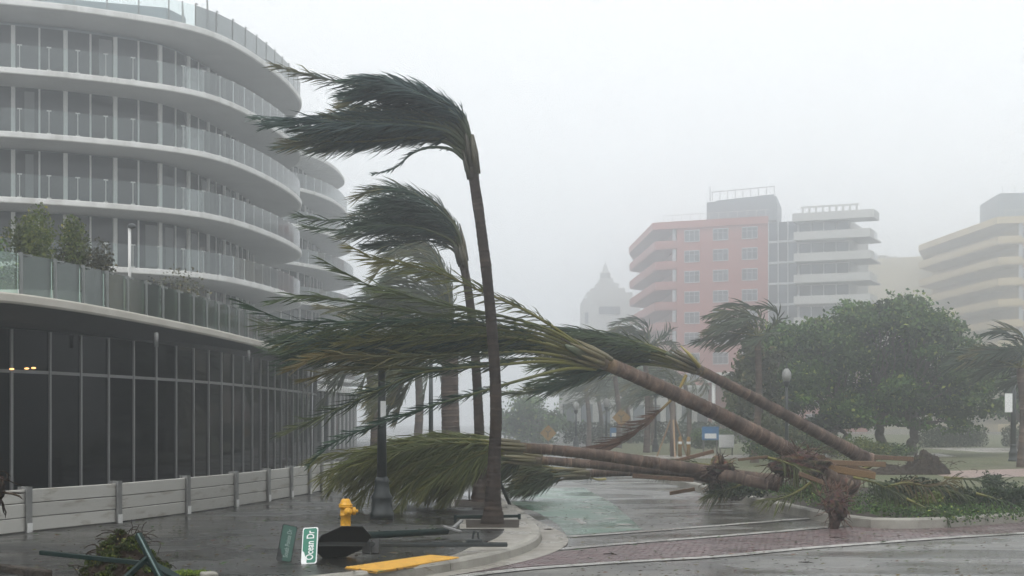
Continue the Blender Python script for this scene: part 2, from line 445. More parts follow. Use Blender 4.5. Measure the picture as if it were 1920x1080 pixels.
# park corner on the right: kerb, planting bed, lawn, path
pk = [(3.6,70),(4.0,55),(4.35,44),(4.75,36),(5.02,31.3),(5.35,27.6),(5.60,25.2),(5.95,24.0),(6.6,23.75),(7.6,24.2),(9.4,25.5),(12.5,28.2),(18,33),(30,44)]
pkv = cat([V(x,y,0) for x,y in pk], 5)
pkk = list(reversed(pkv))           # travel so that the right-hand side is the bed
tag(kerb_mesh(pkk, .17, ROAD-.02, .05).build('park_kerb', kerb_m), kind='structure')
inn = offset(pkk, .17)
m = MB(); m.prism([(p.x,p.y) for p in inn]+[(3.6,78),(60,120),(60,60)], ROAD-.05, .02)
tag(m.build('planting_bed', soil_m), kind='structure')
lw = [(9.2,33.5),(13,32.6),(18,35),(30,45.5),(60,62),(90,110),(60,160),(8,160),(5.2,80),(5.6,55),(6.6,42)]
m = MB(); m.prism(lw, 0, .035); tag(m.build('lawn', lawn_m), kind='structure')
m = MB(); m.strip([V(12.5,40.5,.04),V(16,42,.04),V(24,47,.04),V(40,58,.04)],[V(13.2,45.5,.04),V(17,48,.04),V(25,54,.04),V(40,68,.04)])
tag(m.build('park_path', path_m), kind='structure')
m = MB(); m.strip([V(24,72,.04),V(31,72,.04),V(60,76,.04)],[V(24,84,.04),V(31,84,.04),V(60,86,.04)])
tag(m.build('far_path', conc_m), kind='structure')
# flooded low strip and far pavement at the end of the street
m = MB(); m.strip([V(4.1,60,.045),V(10,61,.045),V(20,64,.045)],[V(4.2,66,.045),V(10.5,67,.045),V(21,70,.045)])
tag(m.build('cross_path', conc_m), kind='structure')

# ================================================================== CURVED APARTMENT BLOCK (left)
def frames(path, step, s0=0.0):     # points with tangent every step metres
    L = plen(path); out = []; s = s0
    acc = 0; i = 0
    while s < L:
        while i < len(path)-2 and acc + (path[i+1]-path[i]).length < s:
            acc += (path[i+1]-path[i]).length; i += 1
        t = (path[i+1]-path[i]); f = (s-acc)/t.length
        out.append((path[i].lerp(path[i+1], f), t.normalized(), s)); s += step
    return out
def Mx(p, t, z=0.0, sx=1, sy=1, sz=1):      # local x along the facade, y outwards
    n = Vector((t.y,-t.x,0))
    M = Matrix(((t.x,n.x,0,p.x),(t.y,n.y,0,p.y),(0,0,1,z),(0,0,0,1)))
    return M @ Matrix.Diagonal((sx,sy,sz,1))
_unit = MB(); _unit.box((0,0,.5),(1,1,1))
def unit_mesh(name, mt):
    me = bpy.data.meshes.new(name); me.from_pydata(_unit.v,[],_unit.f); me.materials.append(mt); return me
U_white = unit_mesh('fin', white_m); U_mull = unit_mesh('mullion', mull_m); U_dm = unit_mesh('grey_mullion', dmull_m)
U_ug = unit_mesh('window_pane', uglass); U_dg = unit_mesh('glazing', dglass); U_bg = unit_mesh('glass_panel', bal_glass)
U_tg = unit_mesh('terrace_panel', ter_glass); U_cur = unit_mesh('curtain', curtain_m)
_tp = MB()                           # balustrade post: flat stem, T head, foot
_tp.box((0,0,.5),(.045,.03,1.0)); _tp.box((0,0,1.0),(.22,.05,.05)); _tp.box((0,0,.04),(.2,.05,.05))
TPOST = bpy.data.meshes.new('balustrade_post'); TPOST.from_pydata(_tp.v,[],_tp.f); TPOST.materials.append(mull_m)
_tp = MB()
_tp.box((0,0,.5),(.055,.035,1.0)); _tp.box((.16,-.02,.96),(.32,.025,.025)); _tp.box((.02,-.03,.96),(.09,.05,.07)); _tp.box((.3,-.03,.96),(.07,.05,.06))
SPOST = bpy.data.meshes.new('terrace_post'); SPOST.from_pydata(_tp.v,[],_tp.f); SPOST.materials.append(tpost_m)
_tp = MB()
_tp.box((0,0,.5),(.05,.04,1.0)); _tp.box((.07,0,1.0),(.16,.05,.05))
RPOST = bpy.data.meshes.new('roof_post'); RPOST.from_pydata(_tp.v,[],_tp.f); RPOST.materials.append(dmull_m)

def slab(path, z0, z1, depth, lip=.0):
    m = MB(); a = path; b = offset(path, -depth)
    n = len(a)
    rows = [[V(*p.xy,z1-.02) for p in offset(a,-.02)],[V(*p.xy,z1-.05) for p in a],[V(*p.xy,z0+.04) for p in a],[V(*p.xy,z0) for p in offset(a,-.03)],[V(*p.xy,z0+.05) for p in b],[V(*p.xy,z1) for p in b],[V(*p.xy,z1-.02) for p in offset(a,-.02)]]
    vs_ = [p for r in rows for p in r]; fs = []
    for r in range(len(rows)-1):
        for i in range(n-1): fs.append((r*n+i, r*n+i+1, (r+1)*n+i+1, (r+1)*n+i))
    return m.add(vs_, fs)
def storey(root, path, z, h, bal_h, depth, step, rng, posts=True, s_lo=0, s_hi=1e9, first=0):
    """one floor: slab with white edge, recessed glazing with fins, glass balustrade"""
    slab_o = part(slab(path, z-.30, z, depth+.6), 'floor_slab', white_m, root)
    so = MB(); a = offset(path,-.12); b = offset(path,-depth-.5)     # grey soffit panel below the slab
    so.strip([V(*p.xy,z-.303+.01*0) for p in a],[V(*p.xy,z-.262) for p in b]); 
    part(so, 'soffit', soffit_m, root)
    gp = offset(path, -depth); k = 0
    fr = frames(gp, step, first)
    for (p,t,s),(p2,t2,s2) in zip(fr, fr[1:]):
        if not (s_lo < s < s_hi): k += 1; continue
        c = (p+p2)/2; tt = (p2-p).normalized(); w = (p2-p).length
        partcopy(U_ug, 'window_pane', root, Mx(c,tt,z-.02,w-.02,.03,h-.26))
        if rng.random() < .22: partcopy(U_cur, 'curtain', root, Mx(c+V(tt.y,-tt.x,0)*.022+tt*w*.12,tt,z+.1,w*rng.uniform(.3,.6),.012,h-.55))
        thick = k % 2 == 0
        partcopy(U_white if thick else U_mull, 'fin' if thick else 'mullion', root, Mx(p,t,z-.02,.20 if thick else .09,.26 if thick else .12,h-.26))
        k += 1
    bp = offset(path, -.10)
    bal = None
    fr = frames(bp, 1.32, .4)
    for (p,t,s),(p2,t2,s2) in zip(fr, fr[1:]):
        if not (s_lo < s < s_hi): continue
        c = (p+p2)/2; tt = (p2-p).normalized(); w = (p2-p).length
        g_ = partcopy(U_bg, 'glass_panel', root, Mx(c,tt,z+.02,w-.03,.018,bal_h))
        if posts: partcopy(TPOST, 'balustrade_post', root, Mx(p-V(t.y,-t.x,0)*.03,t,z-.02,1,1,bal_h+.03))
    return slab_o

plan = cat([V(x,y,0) for x,y in [(-45,60.3),(-34,63),(-23.9,66.5),(-20,68.2),(-16.5,70.6),(-14.75,73.4),(-13.6,78.1),(-12.95,83.8),(-13.1,88.6),(-14.6,92.5),(-18,96),(-26,98)]], 10)
condo = thing('apartment_block', 'curved white apartment block with stacked glass balconies above the garden terrace', 'building', (-24,75,0))
rng = random.Random(5)
LEV = [6.1, 9.12, 12.17, 15.24, 18.24]
for k, z in enumerate(LEV):
    storey(condo, plan, z, 3.0, 1.08, 3.0, 1.22, rng, True, 14, 66, .3)
part(slab(plan, 21.15, 21.47, 3.6), 'roof_slab', white_m, condo)
so = MB(); so.strip([V(*p.xy,21.147) for p in offset(plan,-.12)],[V(*p.xy,21.18) for p in offset(plan,-3.6)]); part(so,'soffit',soffit_m,condo)
m = MB(); core = offset(plan,-3.3); m.prism([(p.x,p.y) for p in core]+[(-45,98)], 0, 21.3); part(m, 'core_wall', grey_m, condo)
bp = offset(plan,-.12)
for (p,t,s),(p2,t2,s2) in zip(frames(bp,1.55,.5),frames(bp,1.55,.5)[1:]):
    if not (14<s<70): continue
    tt=(p2-p).normalized(); w=(p2-p).length
    partcopy(U_bg,'roof_glass_panel',condo,Mx((p+p2)/2,tt,21.47,w-.03,.018,1.05))
    partcopy(RPOST,'roof_post',condo,Mx(p,t,21.45,1,1,1.15))
# rooftop pavilion and mast seen over the edge
m = MB(); m.prism([(-26,70.5),(-17.8,73.2),(-17.2,75),(-26,80)],21.45,22.9); part(m,'roof_pavilion',grey_m,condo)
for x,y,h in ((-16.9,73.6,1.9),(-15.9,74.9,2.6)):
    m = MB(); m.tube([V(x,y,21.45),V(x-.1,y,21.95),V(x-.16,y,21.45+h)],[.28,.09,.04],8); part(m,'roof_mast',dmull_m,condo)

# second tower of the same block, further up the street
plan2 = cat([V(x,y,0) for x,y in [(-40,104),(-26,107.5),(-19.6,110.5),(-16.9,114),(-15.2,119),(-14.7,125.5),(-15.4,131),(-19,136),(-27,138)]], 8)
tower = thing('apartment_tower', 'pale balconied tower fading in mist just right of the curved apartment block', 'building', (-22,120,0))
for k, z in enumerate([5.1,8.1,11.15,14.2,17.25,20.3]):
    pl = offset(plan2, .75*(5-k)/5*1.9)
    storey(tower, pl, z, 3.05, 1.1, 3.2, 1.5, rng, k>2, 16, 50, .2)
part(slab(offset(plan2,-.3), 23.1, 23.4, 4), 'roof_slab', white_m, tower)
m = MB(); m.prism([(p.x,p.y) for p in offset(plan2,-3.4)]+[(-40,138)], 0, 23.2); part(m,'core_wall',pale_m,tower)
m = MB(); m.prism([(p.x,p.y) for p in offset(plan2,-2.0)]+[(-38,134)], 23.35, 25.6); part(m,'penthouse',pale_m,tower)
pl = cat([V(-26,70.5,0),V(-15,71.5,0),V(-11.6,74,0),V(-10.6,79,0),V(-10.2,86,0),V(-10.4,94,0),V(-13,100,0),V(-22,104,0)],8)
part(slab(offset(pl,.5), 3.25, 3.65, 5), 'lobby_canopy', white_m, tower)
for (p,t,s),(p2,t2,s2) in zip(frames(pl,1.7,.3),frames(pl,1.7,.3)[1:]):
    if not (7<s<40): continue
    tt=(p2-p).normalized(); w=(p2-p).length
    partcopy(U_dg,'lobby_pane',tower,Mx((p+p2)/2,tt,0,w-.02,.03,3.3)); partcopy(U_mull,'lobby_mullion',tower,Mx(p,t,0,.14,.2,3.3))

# garden podium in front: dark glazed ground floor, deep soffit, cream slab edge, glass balustrade
slabp = cat([V(x,y,0) for x,y in [(-18,20.6),(-13.6,23.4),(-10.9,25.3),(-9.6,26.6),(-9.02,28.2),(-8.58,30.7),(-8.2,34.2),(-7.88,37.7),(-7.66,42.1),(-7.5,46.5),(-7.45,52),(-7.65,58),(-8.8,63.2),(-13,67)]], 8)
glassp = cat([V(x,y,0) for x,y in [(-18.6,24.2),(-14.2,26.6),(-11.6,28.4),(-10.6,29.7),(-10.1,30.8),(-9.4,33.3),(-8.8,35.9),(-8.35,38.7),(-8.05,42.3),(-7.9,46.3),(-7.82,52),(-7.95,57.4),(-9,61.8),(-13,65.4)]], 8)
ZT, ZM = 3.6, 2.72
pod = thing('garden_podium', 'dark glazed ground floor podium with cream slab edge and glass terrace rail', 'building', (-12,40,0))
rng = random.Random(11)
fr = frames(glassp, 1.17, .62)
for k,((p,t,s),(p2,t2,s2)) in enumerate(zip(fr,fr[1:])):
    if s > 46: break
    tt=(p2-p).normalized(); w=(p2-p).length; c=(p+p2)/2
    partcopy(U_dg,'glazing_pane',pod,Mx(c,tt,0,w-.05,.03,ZM-.03)); partcopy(U_dg,'clerestory_pane',pod,Mx(c,tt,ZM+.03,w-.05,.03,ZT-ZM-.03))
    partcopy(U_dm,'mullion',pod,Mx(p+V(t.y,-t.x,0)*.02,t,0,.07,.07,ZT)); partcopy(U_dm,'transom',pod,Mx(c+V(tt.y,-tt.x,0)*.015,tt,ZM-.035,w-.07,.05,.07))
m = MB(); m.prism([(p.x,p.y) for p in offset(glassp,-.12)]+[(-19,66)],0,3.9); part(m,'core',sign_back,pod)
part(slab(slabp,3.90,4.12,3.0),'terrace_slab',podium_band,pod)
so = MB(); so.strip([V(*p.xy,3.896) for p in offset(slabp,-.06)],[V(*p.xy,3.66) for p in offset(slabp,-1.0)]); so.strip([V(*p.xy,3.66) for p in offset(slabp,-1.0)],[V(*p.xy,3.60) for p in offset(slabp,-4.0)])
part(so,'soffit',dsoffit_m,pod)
m = MB(); m.prism([(p.x,p.y) for p in offset(slabp,-2.4)]+[(-22,68)],3.92,4.1); part(m,'terrace_deck',conc_m,pod)
bp = offset(slabp,-.14)
for (p,t,s),(p2,t2,s2) in zip(frames(bp,1.13,.75),frames(bp,1.13,.75)[1:]):
    if s>44: break
    tt=(p2-p).normalized(); w=(p2-p).length
    partcopy(U_tg,'terrace_glass_panel',pod,Mx((p+p2)/2,tt,4.11,w-.04,.02,.78))
    partcopy(SPOST,'terrace_post',pod,Mx(p+V(t.y,-t.x,0)*.06,t,4.1,1,1,.80))
# small downlights under the soffit and two faint ceiling lamps behind the glass
for x,y,d in ((293,630,33.0),(466,660,41.5)):
    p = W(x,y,d); m = MB(); m.tube([V(p.x,p.y,3.72),V(p.x,p.y,3.40)],.05,8); part(m,'soffit_fitting',dmull_m,pod)
for x,y,d in ((22,692,29.0),(50,691,29.6),(63,690,29.9)):
    p = W(x,y,d); m = MB(); m.lathe([(.01,-.02),(.05,-.01),(.05,.01),(.01,.02)],p,8); part(m,'lit_lamp',ember_m,pod)

# flood barrier: posts with three planks per bay
fb = thing('flood_barrier', 'temporary flood barrier of pale planks slotted between grey posts before the glazing', 'barrier', (-6,25,0))
bpx = [(-95,1014),(45,998),(215,980),(345,963),(436,950),(497,940),(540,932),(575,926),(598,921),(617,917),(634,913.5)]
bpp = [G(x,y) for x,y in bpx]
rng = random.Random(2)
PH = .215
for i,p in enumerate(bpp):
    t = (bpp[min(i+1,len(bpp)-1)]-bpp[max(i-1,0)]).normalized()
    m = MB(); rot = Mx(p,t).to_3x3(); n = rot@V(0,1,0)
    m.box(p+n*.02+V(0,0,.345),(.035,.15,.69),rot); m.box(p+n*.095+V(0,0,.345),(.13,.016,.69),rot); m.box(p-n*.055+V(0,0,.345),(.13,.016,.69),rot)
    po = part(m,'post',post_m,fb)
    m = MB(); m.box(p+n*.112+V(.0,0,.07),(.11,.012,.14),rot)
    for a in (-.028,.028):
        for b_ in (.045,.10): m.box(p+n*.119+rot@V(a,0,0)+V(0,0,b_),(.022,.008,.026),rot,(.2,.2,.2))
    part(m,'base_plate',mull_m,po)
for i in range(len(bpp)-1):
    a,b = bpp[i],bpp[i+1]; t=(b-a).normalized(); L=(b-a).length
    rot = Mx(a,t).to_3x3(); n = rot@V(0,1,0)
    for k in range(3):
        m = MB(); m.bevbox((a+b)/2+n*(.02+rng.uniform(-.006,.006))+V(0,0,.008+PH*(k+.5)),(L-.05,.05,PH-.012),rot,.008)
        part(m,'plank',plank_m,fb)
# ================================================================== PALMS
WIND = V(-1,-.06,.02).normalized()
def lerp3(a,b,t): return tuple(x+(y-x)*t for x,y in zip(a,b))
GREENS = [(.014,.040,.031),(.024,.054,.033),(.015,.038,.035),(.042,.070,.026),(.072,.092,.028)]
TIPS = [(.14,.14,.04),(.06,.09,.036),(.22,.18,.042),(.04,.075,.036),(.05,.09,.04)]
def frond_mesh(ctrl, leaf_len, n, rng, pet=.14, r0=.03, wind=.72, grav=.08, roll=None, green=None, tip=None, width=.0235, dead=False, spread=36, petcol=None, keep=1.0, tipfrom=.62):
    """one pinnate frond: tapering rachis and two ranks of narrow leaflets swept by the wind"""
    pts = resample(cat(ctrl, 8), 36)
    L = plen(pts)
    green = green or rng.choice(GREENS); tip = tip or rng.choice(TIPS)
    petcol = petcol or (.20,.19,.055)
    m = MB(); cs = []; rad = []
    for i in range(37):
        t = i/36; rad.append(r0*(1-.86*t)+.003)
        cs.append(lerp3(petcol, lerp3(green,tip,.5), min(1,t*1.6)) if not dead else (.11,.06,.035))
    m.tube(pts, rad, 5, cs)
    roll = rng.uniform(0, math.pi) if roll is None else roll
    gs = rng.uniform(0,100)
    for i in range(n):
        for side in (-1,1):
            if rng.random() > keep or noise.noise(V(gs+i*.33,side*7.0,gs)) > .30: continue
            t = pet + (1-pet)*(i+rng.uniform(.1,.9))/n
            k = min(35,int(t*36)); f = t*36-k
            p = pts[k].lerp(pts[k+1],f)
            T = (pts[min(k+2,36)]-pts[max(k-1,0)]).normalized()
            U = (V(0,0,1)-T*T.z)
            if U.length < .05: U = V(0,1,0)-T*T.y
            U.normalize(); B = T.cross(U)
            u = (t-pet)/(1-pet)
            ll = leaf_len*(.42+1.9*u*(1-u)**.8 if u < .5 else .42+1.09*(1-u)**.55*.9)*rng.uniform(.8,1.12)
            ll = max(ll, .10)
            phi = roll + side*R(90) + rng.gauss(0,.4)
            S = U*math.cos(phi)+B*math.sin(phi)
            a = R(spread*(1-.45*u)+rng.gauss(0,9))
            D = (T*math.cos(a)+S*math.sin(a)).normalized()
            wv = D.cross(V(rng.gauss(0,1),rng.gauss(0,1)+1.2,rng.gauss(0,1))).normalized()
            w = width*rng.uniform(.7,1.15)
            cb = lerp3(green, tip, min(1,max(0,(u-tipfrom)*1.2+rng.gauss(0,.12))))
            ct = lerp3(cb, tip, .30+rng.uniform(-.2,.2))
            br = rng.uniform(.72,1.25)
            if dead: cb = (.10*br,.05*br,.032*br); ct = (.17*br,.09*br,.055*br)
            vs_ = []; cc = []; q = p.copy(); d = D.copy(); SG = 3
            for sgi in range(SG+1):
                s = sgi/SG
                ww = w*(.55,1,.8,.0)[sgi]*.5
                c = lerp3(cb,ct,s); c = tuple(x*br for x in c)
                if sgi < SG: vs_ += [q+wv*ww, q-wv*ww]; cc += [c,c]
                else: vs_.append(q); cc.append(c)
                d = (d + WIND*wind*.42 + V(0,0,-grav) + V(rng.gauss(0,.08),rng.gauss(0,.10),rng.gauss(0,.11))).normalized()
                q = q + d*(ll/SG)
            m.add(vs_, [(0,1,3,2),(2,3,5,4),(4,5,6)], cc)
    return m
def trunk_mesh(path, r0, r1, rng, ring=.085, flare=.0, scar=True, base=(.078,.054,.043), light=(.20,.145,.105), NS=16):
    """palm trunk: uneven ring scars, lumps, stained and flaking bark"""
    L = plen(path); fine = resample(path, 240)
    st = [0.0]
    while st[-1] < L: st.append(st[-1] + ring*rng.uniform(.55,1.5))
    vs_ = []; cs = []; rows = 0
    x = None; seed = Vector((rng.uniform(0,50),rng.uniform(0,50),rng.uniform(0,50)))
    for i in range(len(st)-1):
        w = st[i+1]-st[i]; pale = rng.random()**1.6; lip = rng.uniform(.015,.06); v = rng.uniform(.7,1.25)
        for k,(q,dr,lt) in enumerate(((.02,lip,.8),(.22,.0,.35),(.80,-lip*.6,.05))):
            s_ = min(L, st[i]+w*q); t = s_/L; j = min(239,int(t*240)); f = t*240-j
            c = fine[j].lerp(fine[j+1],f); T = (fine[min(240,j+2)]-fine[max(0,j-1)]).normalized()
            if x is None: x = T.cross(V(0,1,0) if abs(T.y)<.9 else V(1,0,0)).normalized()
            x = (x-T*x.dot(T)).normalized(); y = T.cross(x)
            r = r0+(r1-r0)*t**.8 + flare*math.exp(-s_/.45)
            tilt = rng.gauss(0,.012)
            for m_ in range(NS):
                an = 2*math.pi*m_/NS; o = x*math.cos(an)+y*math.sin(an)
                p = c+o*r
                n1 = noise.noise(p*3.1+seed); n2 = noise.noise(p*14+seed)
                rr_ = r*(1+dr+.06*n1+.035*n2)
                vs_.append(c+o*rr_+T*(tilt*math.cos(an)+.012*n2))
                cc = lerp3(base,light,max(0,min(1,lt*pale+.35*n2+.22*n1)))
                if scar and t > .94: cc = lerp3(cc,(.27,.19,.08),(t-.94)/.06*rng.uniform(.3,1))
                cs.append(tuple(max(.004,z*v*(1+.4*n1)) for z in cc))
            rows += 1
    fs = [(i*NS+k,i*NS+(k+1)%NS,(i+1)*NS+(k+1)%NS,(i+1)*NS+k) for i in range(rows-1) for k in range(NS)]
    fs += [tuple(reversed(range(NS))), tuple(range((rows-1)*NS, rows*NS))]
    m = MB(); m.add(vs_,fs,cs,True); return m
def root_ball_mesh(c, rx, ry, rz, rng, nroots=46, tint=(.075,.045,.032), rl=.45):
    m = MB(); seg, rings = 30, 20; c = Vector(c); vs_=[]; cs=[]
    for i in range(rings+1):
        th = math.pi*i/rings
        for k in range(seg):
            ph = 2*math.pi*k/seg
            d = V(math.sin(th)*math.cos(ph),math.sin(th)*math.sin(ph),math.cos(th))
            s = 1+.34*noise.noise(d*2.3+c)+.22*noise.noise(d*5+c)+.12*noise.noise(d*11+c)
            vs_.append(c+V(d.x*rx,d.y*ry,d.z*rz)*s); cs.append(tuple(x*rng.uniform(.5,1.3) for x in tint))
    fs=[(i*seg+k,i*seg+(k+1)%seg,(i+1)*seg+(k+1)%seg,(i+1)*seg+k) for i in range(rings) for k in range(seg)]
    m.add(vs_,fs,cs,True)
    for _ in range(nroots):
        th=rng.uniform(0,math.pi); ph=rng.uniform(0,6.28)
        d=V(math.sin(th)*math.cos(ph),math.sin(th)*math.sin(ph),math.cos(th))
        p=c+V(d.x*rx,d.y*ry,d.z*rz)*.85; pts=[p]
        for s in range(4):
            d=(d+V(rng.gauss(0,.35),rng.gauss(0,.35),rng.gauss(-.18,.3))).normalized(); p=p+d*rl*rng.uniform(.15,.32); pts.append(p)
        b=rng.uniform(.6,1.8)
        m.tube(pts,[rng.uniform(.004,.011)]*4+[.002],4,tuple(x*b*1.3 for x in tint))
    return m
def boot_mesh(a, b, r, rng, n=9, colr=(.10,.085,.04), fat=1.0, tone=1.0):
    colr = tuple(v*tone for v in colr)      # crownshaft: clasping leaf bases round the growing point
    m = MB(); a,b=Vector(a),Vector(b); ax=(b-a); L=ax.length; ax.normalize()
    m.tube([a.lerp(b,t) for t in (0,.2,.45,.7,1)],[r*.98,r*1.08*fat,r*1.06*fat,r*.75,r*.25],10,[tuple(v*tone for v in c_) for c_ in ((.09,.065,.045),(.10,.075,.045),(.08,.075,.04),(.07,.08,.04),(.06,.08,.04))])
    for k in range(n):
        an=2*math.pi*k/n+rng.uniform(-.2,.2); x=ax.cross(V(0,1,.2)).normalized(); y=ax.cross(x)
        o=(x*math.cos(an)+y*math.sin(an)); bb=rng.uniform(.6,1.4); c=tuple(q*bb for q in colr)
        p0=a+ax*L*rng.uniform(-.05,.25)+o*r*.9; ll=L*rng.uniform(.5,.9)
        m.tube([p0,p0+ax*ll*.5+o*r*.25,p0+ax*ll+o*r*rng.uniform(.15,.5)],[.05,.042,.012],6,c)
    return m
def palm(name, label, trunk_px, d0, r0, r1, fr, rng, tone=1.0, filler=10, leaf=.62, n=60, djit=.5, flare=.1, group=None, pet_px=None, dfr=None, roots=None, **kw):
    """trunk_px: (x,y,d) from root to crown; fr: fronds as lists of photo points with a depth"""
    tp = [W(*p) for p in trunk_px]
    t_low = min(tp, key=lambda p:p.z)
    root = thing(name, label, 'palm tree', (t_low.x,t_low.y,0), group)
    path = cat(tp, 8)
    part(trunk_mesh(path, r0, r1, rng, flare=flare, scar=tone>.7, base=tuple(v*tone for v in (.085,.058,.046)), light=tuple(v*tone for v in (.23,.165,.12))), 'trunk', bark_m, root)
    top = tp[-1]; ax = (path[-1]-path[-4]).normalized()
    part(boot_mesh(top-ax*.15, top+ax*.75, r1*1.05, rng, tone=1.0 if tone>.9 else .45), 'crown_base', petiole_m, root)
    dc = trunk_px[-1][2]
    curves = []
    for f in fr:
        opts = f[-1] if isinstance(f[-1], dict) else {}
        pp = f[:-1] if isinstance(f[-1], dict) else f
        dz = opts.pop('d', None) if 'd' in opts else None
        dep = dz if dz is not None else rng.uniform(-djit, djit)
        mm = len(pp)
        cv = [W(x, y, dc + dep*(i/(mm-1))**.8) for i,(x,y) in enumerate(pp)]
        curves.append((cv, opts))
    base = [c for c,o in curves if not o]
    jobs = list(curves)
    for k in range(filler):
        i = rng.randrange(len(base)-1); a = resample(cat(base[i],6),8); b = resample(cat(base[i+1],6),8)
        t = rng.uniform(.15,.85); dd = rng.gauss(0,djit*.7); dzz = rng.gauss(0,.10); cut = rng.uniform(.72,1)
        cv = [p.lerp(q,t)+V(0,dd*(j/8),dzz*(j/8)+.06*math.sin(j*1.1+k)*(j/8)) for j,(p,q) in enumerate(zip(a,b))]
        cv = resample(cv, 24)[:int(24*cut)+1]; cv = resample(cv,6)
        jobs.append((cv,{}))
    for cv,o in jobs:
        k2 = dict(kw); k2.update(o)
        lf = k2.pop('leaf', leaf); nn = k2.pop('n', n)
        part(frond_mesh(cv, lf, nn, rng, **k2), 'frond', leaf_m, root)
    if roots: part(root_ball_mesh(*roots[0], rng, **roots[1]), 'root_ball', root_m, root)
    return root

rng = random.Random(21)
# --- tall standing palm at the corner
fr = [
 [(884,268),(868,215),(815,178),(735,152),(668,158),(612,148),(560,137),(512,121),{'d':-.3,'leaf':.42}],
 [(884,265),(866,212),(806,172),(735,150),(690,146),(664,152)],
 [(882,265),(860,214),(790,178),(715,162),(660,172)],
 [(882,268),(852,220),(770,186),(700,180),(648,192)],
 [(880,272),(850,228),(770,202),(690,204),(640,208)],
 [(880,275),(846,232),(765,212),(680,214),(600,222),(540,226),(478,219),{'d':-.5,'leaf':.5}],
 [(878,278),(840,240),(760,226),(680,226),(620,222)],
 [(878,280),(836,246),(750,234),(660,232),(590,228),(500,234)],
 [(876,286),(834,255),(760,244),(670,250),(600,262),(540,272)],
 [(874,292),(838,268),(790,262),(710,266),(620,268),(555,272),(528,277),{'d':.3}],
 [(870,298),(846,280),(806,276),(772,288),(745,312),(720,322),(697,326),{'d':-.2,'leaf':.16,'n':34}],
]
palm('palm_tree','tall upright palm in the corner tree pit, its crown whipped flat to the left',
     [(924,984,23.2),(925,900,23.2),(930,760,23.2),(921,600,23.2),(905,450,23.2),(886,318,23.2)],23.2,.100,.084,fr,rng,tone=.25,filler=22,leaf=.6,n=84,djit=.8,flare=.10,green=(.046,.075,.082),petcol=(.075,.09,.05))  # fronds tinted lighter and bluer, putting mist and sheen into the leaf colour
# --- second standing palm, behind it
fr = [
 [(868,470),(852,418),(806,376),(752,356),(700,358),(668,371)],
 [(868,472),(848,424),(796,388),(735,374),(684,386)],
 [(866,474),(842,432),(785,402),(715,396),(670,402)],
 [(866,475),(840,440),(780,412),(690,408),(620,414),(556,404),{'leaf':.5,'tipfrom':.25}],
 [(866,477),(838,446),(770,424),(690,424),(630,432),(572,424),{'leaf':.5,'tipfrom':.25}],
 [(865,480),(838,454),(775,436),(700,438),(640,446)],
 [(864,485),(842,464),(795,450),(740,456),(690,462)],
]
palm('palm_tree','second upright palm, its bent crown streaming left below the tall one',
     [(901,940,29.6),(899,820,29.6),(890,650,29.6),(878,545,29.6),(868,492,29.6)],29.6,.112,.086,fr,rng,tone=.32,filler=15,leaf=.62,n=74,djit=.8,flare=.1,green=(.032,.058,.048),petcol=(.09,.10,.045))  # frond green shifted part way to the misty blue, haze painted in
# --- broad palm further back with a wide grey trunk
fr = [
 [(846,640),(842,560),(820,500),(780,470),(735,480),(700,520)],
 [(846,640),(846,560),(832,500),(800,465),(760,462),(720,490)],
 [(846,642),(838,570),(800,520),(750,510),(705,540)],
 [(844,645),(830,590),(780,555),(720,560),(660,580),(600,575)],
 [(844,648),(825,600),(770,575),(700,590),(640,610)],
 [(842,650),(815,620),(760,610),(700,630),(660,660)],
 [(844,655),(800,660),(750,690),(715,750),(695,800)],
 [(846,658),(812,672),(775,705),(752,760),(745,790)],
]
palm('palm_tree','broad crowned palm with thick grey trunk behind the two upright palms',
     [(846,850,46),(844,760,46),(843,700,46),(845,650,46)],46,.30,.27,fr,rng,tone=.7,filler=28,leaf=.9,n=56,djit=2.0,flare=.05,width=.05,green=(.06,.075,.045))
# --- leaning palm across the street (nearer)
fr = [
 [(1118,672),(1060,628),(985,582),(900,545),(840,518),(795,504),(706,487),(662,464),{'d':-1.4,'leaf':.6,'pet':.2}],
 [(1116,672),(1040,622),(940,592),(830,572),(736,547),(677,528),(606,488),{'d':-1.6,'leaf':.6,'pet':.2}],
 [(1114,672),(1030,624),(920,598),(800,588),(721,578),(647,564),(558,555),(511,568),{'d':-1.3,'leaf':.58,'pet':.2}],
 [(1112,672),(1020,628),(900,606),(780,600),(700,604),(618,603),(544,602),(499,587),(450,565),{'d':-1.8,'leaf':.6,'pet':.18}],
 [(1110,674),(1010,632),(900,614),(790,612),(680,612),(580,618),(490,608),{'d':-1.2,'pet':.18}],
 [(1110,674),(1010,636),(900,622),(780,626),(660,634),(560,640),(510,636)],
 [(1110,676),(1000,642),(890,634),(770,642),(650,650),(560,656),(498,656)],
 [(1110,678),(1000,650),(880,648),(770,654),(660,664),(580,672),(528,690)],
 [(1110,680),(1000,660),(900,664),(790,668),(700,668),(640,664),(600,668),(550,690),{'d':-1.7,'tipfrom':.1,'tip':(.12,.092,.03),'pet':.2}],
 [(1112,684),(1010,672),(920,680),(830,690),(740,690),(650,690),(575,712),{'d':-1.2,'tipfrom':.2,'tip':(.11,.088,.03),'pet':.2}],
 [(1114,688),(1020,678),(920,686),(795,698),(702,735),(628,769),(570,795),(529,812),{'d':-1.9,'leaf':.5,'pet':.25}],
 [(1118,692),(1060,692),(961,717),(887,739),(795,765),(702,798),(628,828),(580,871),{'d':-1.7,'leaf':.34,'pet':.3,'tipfrom':.45}],
]
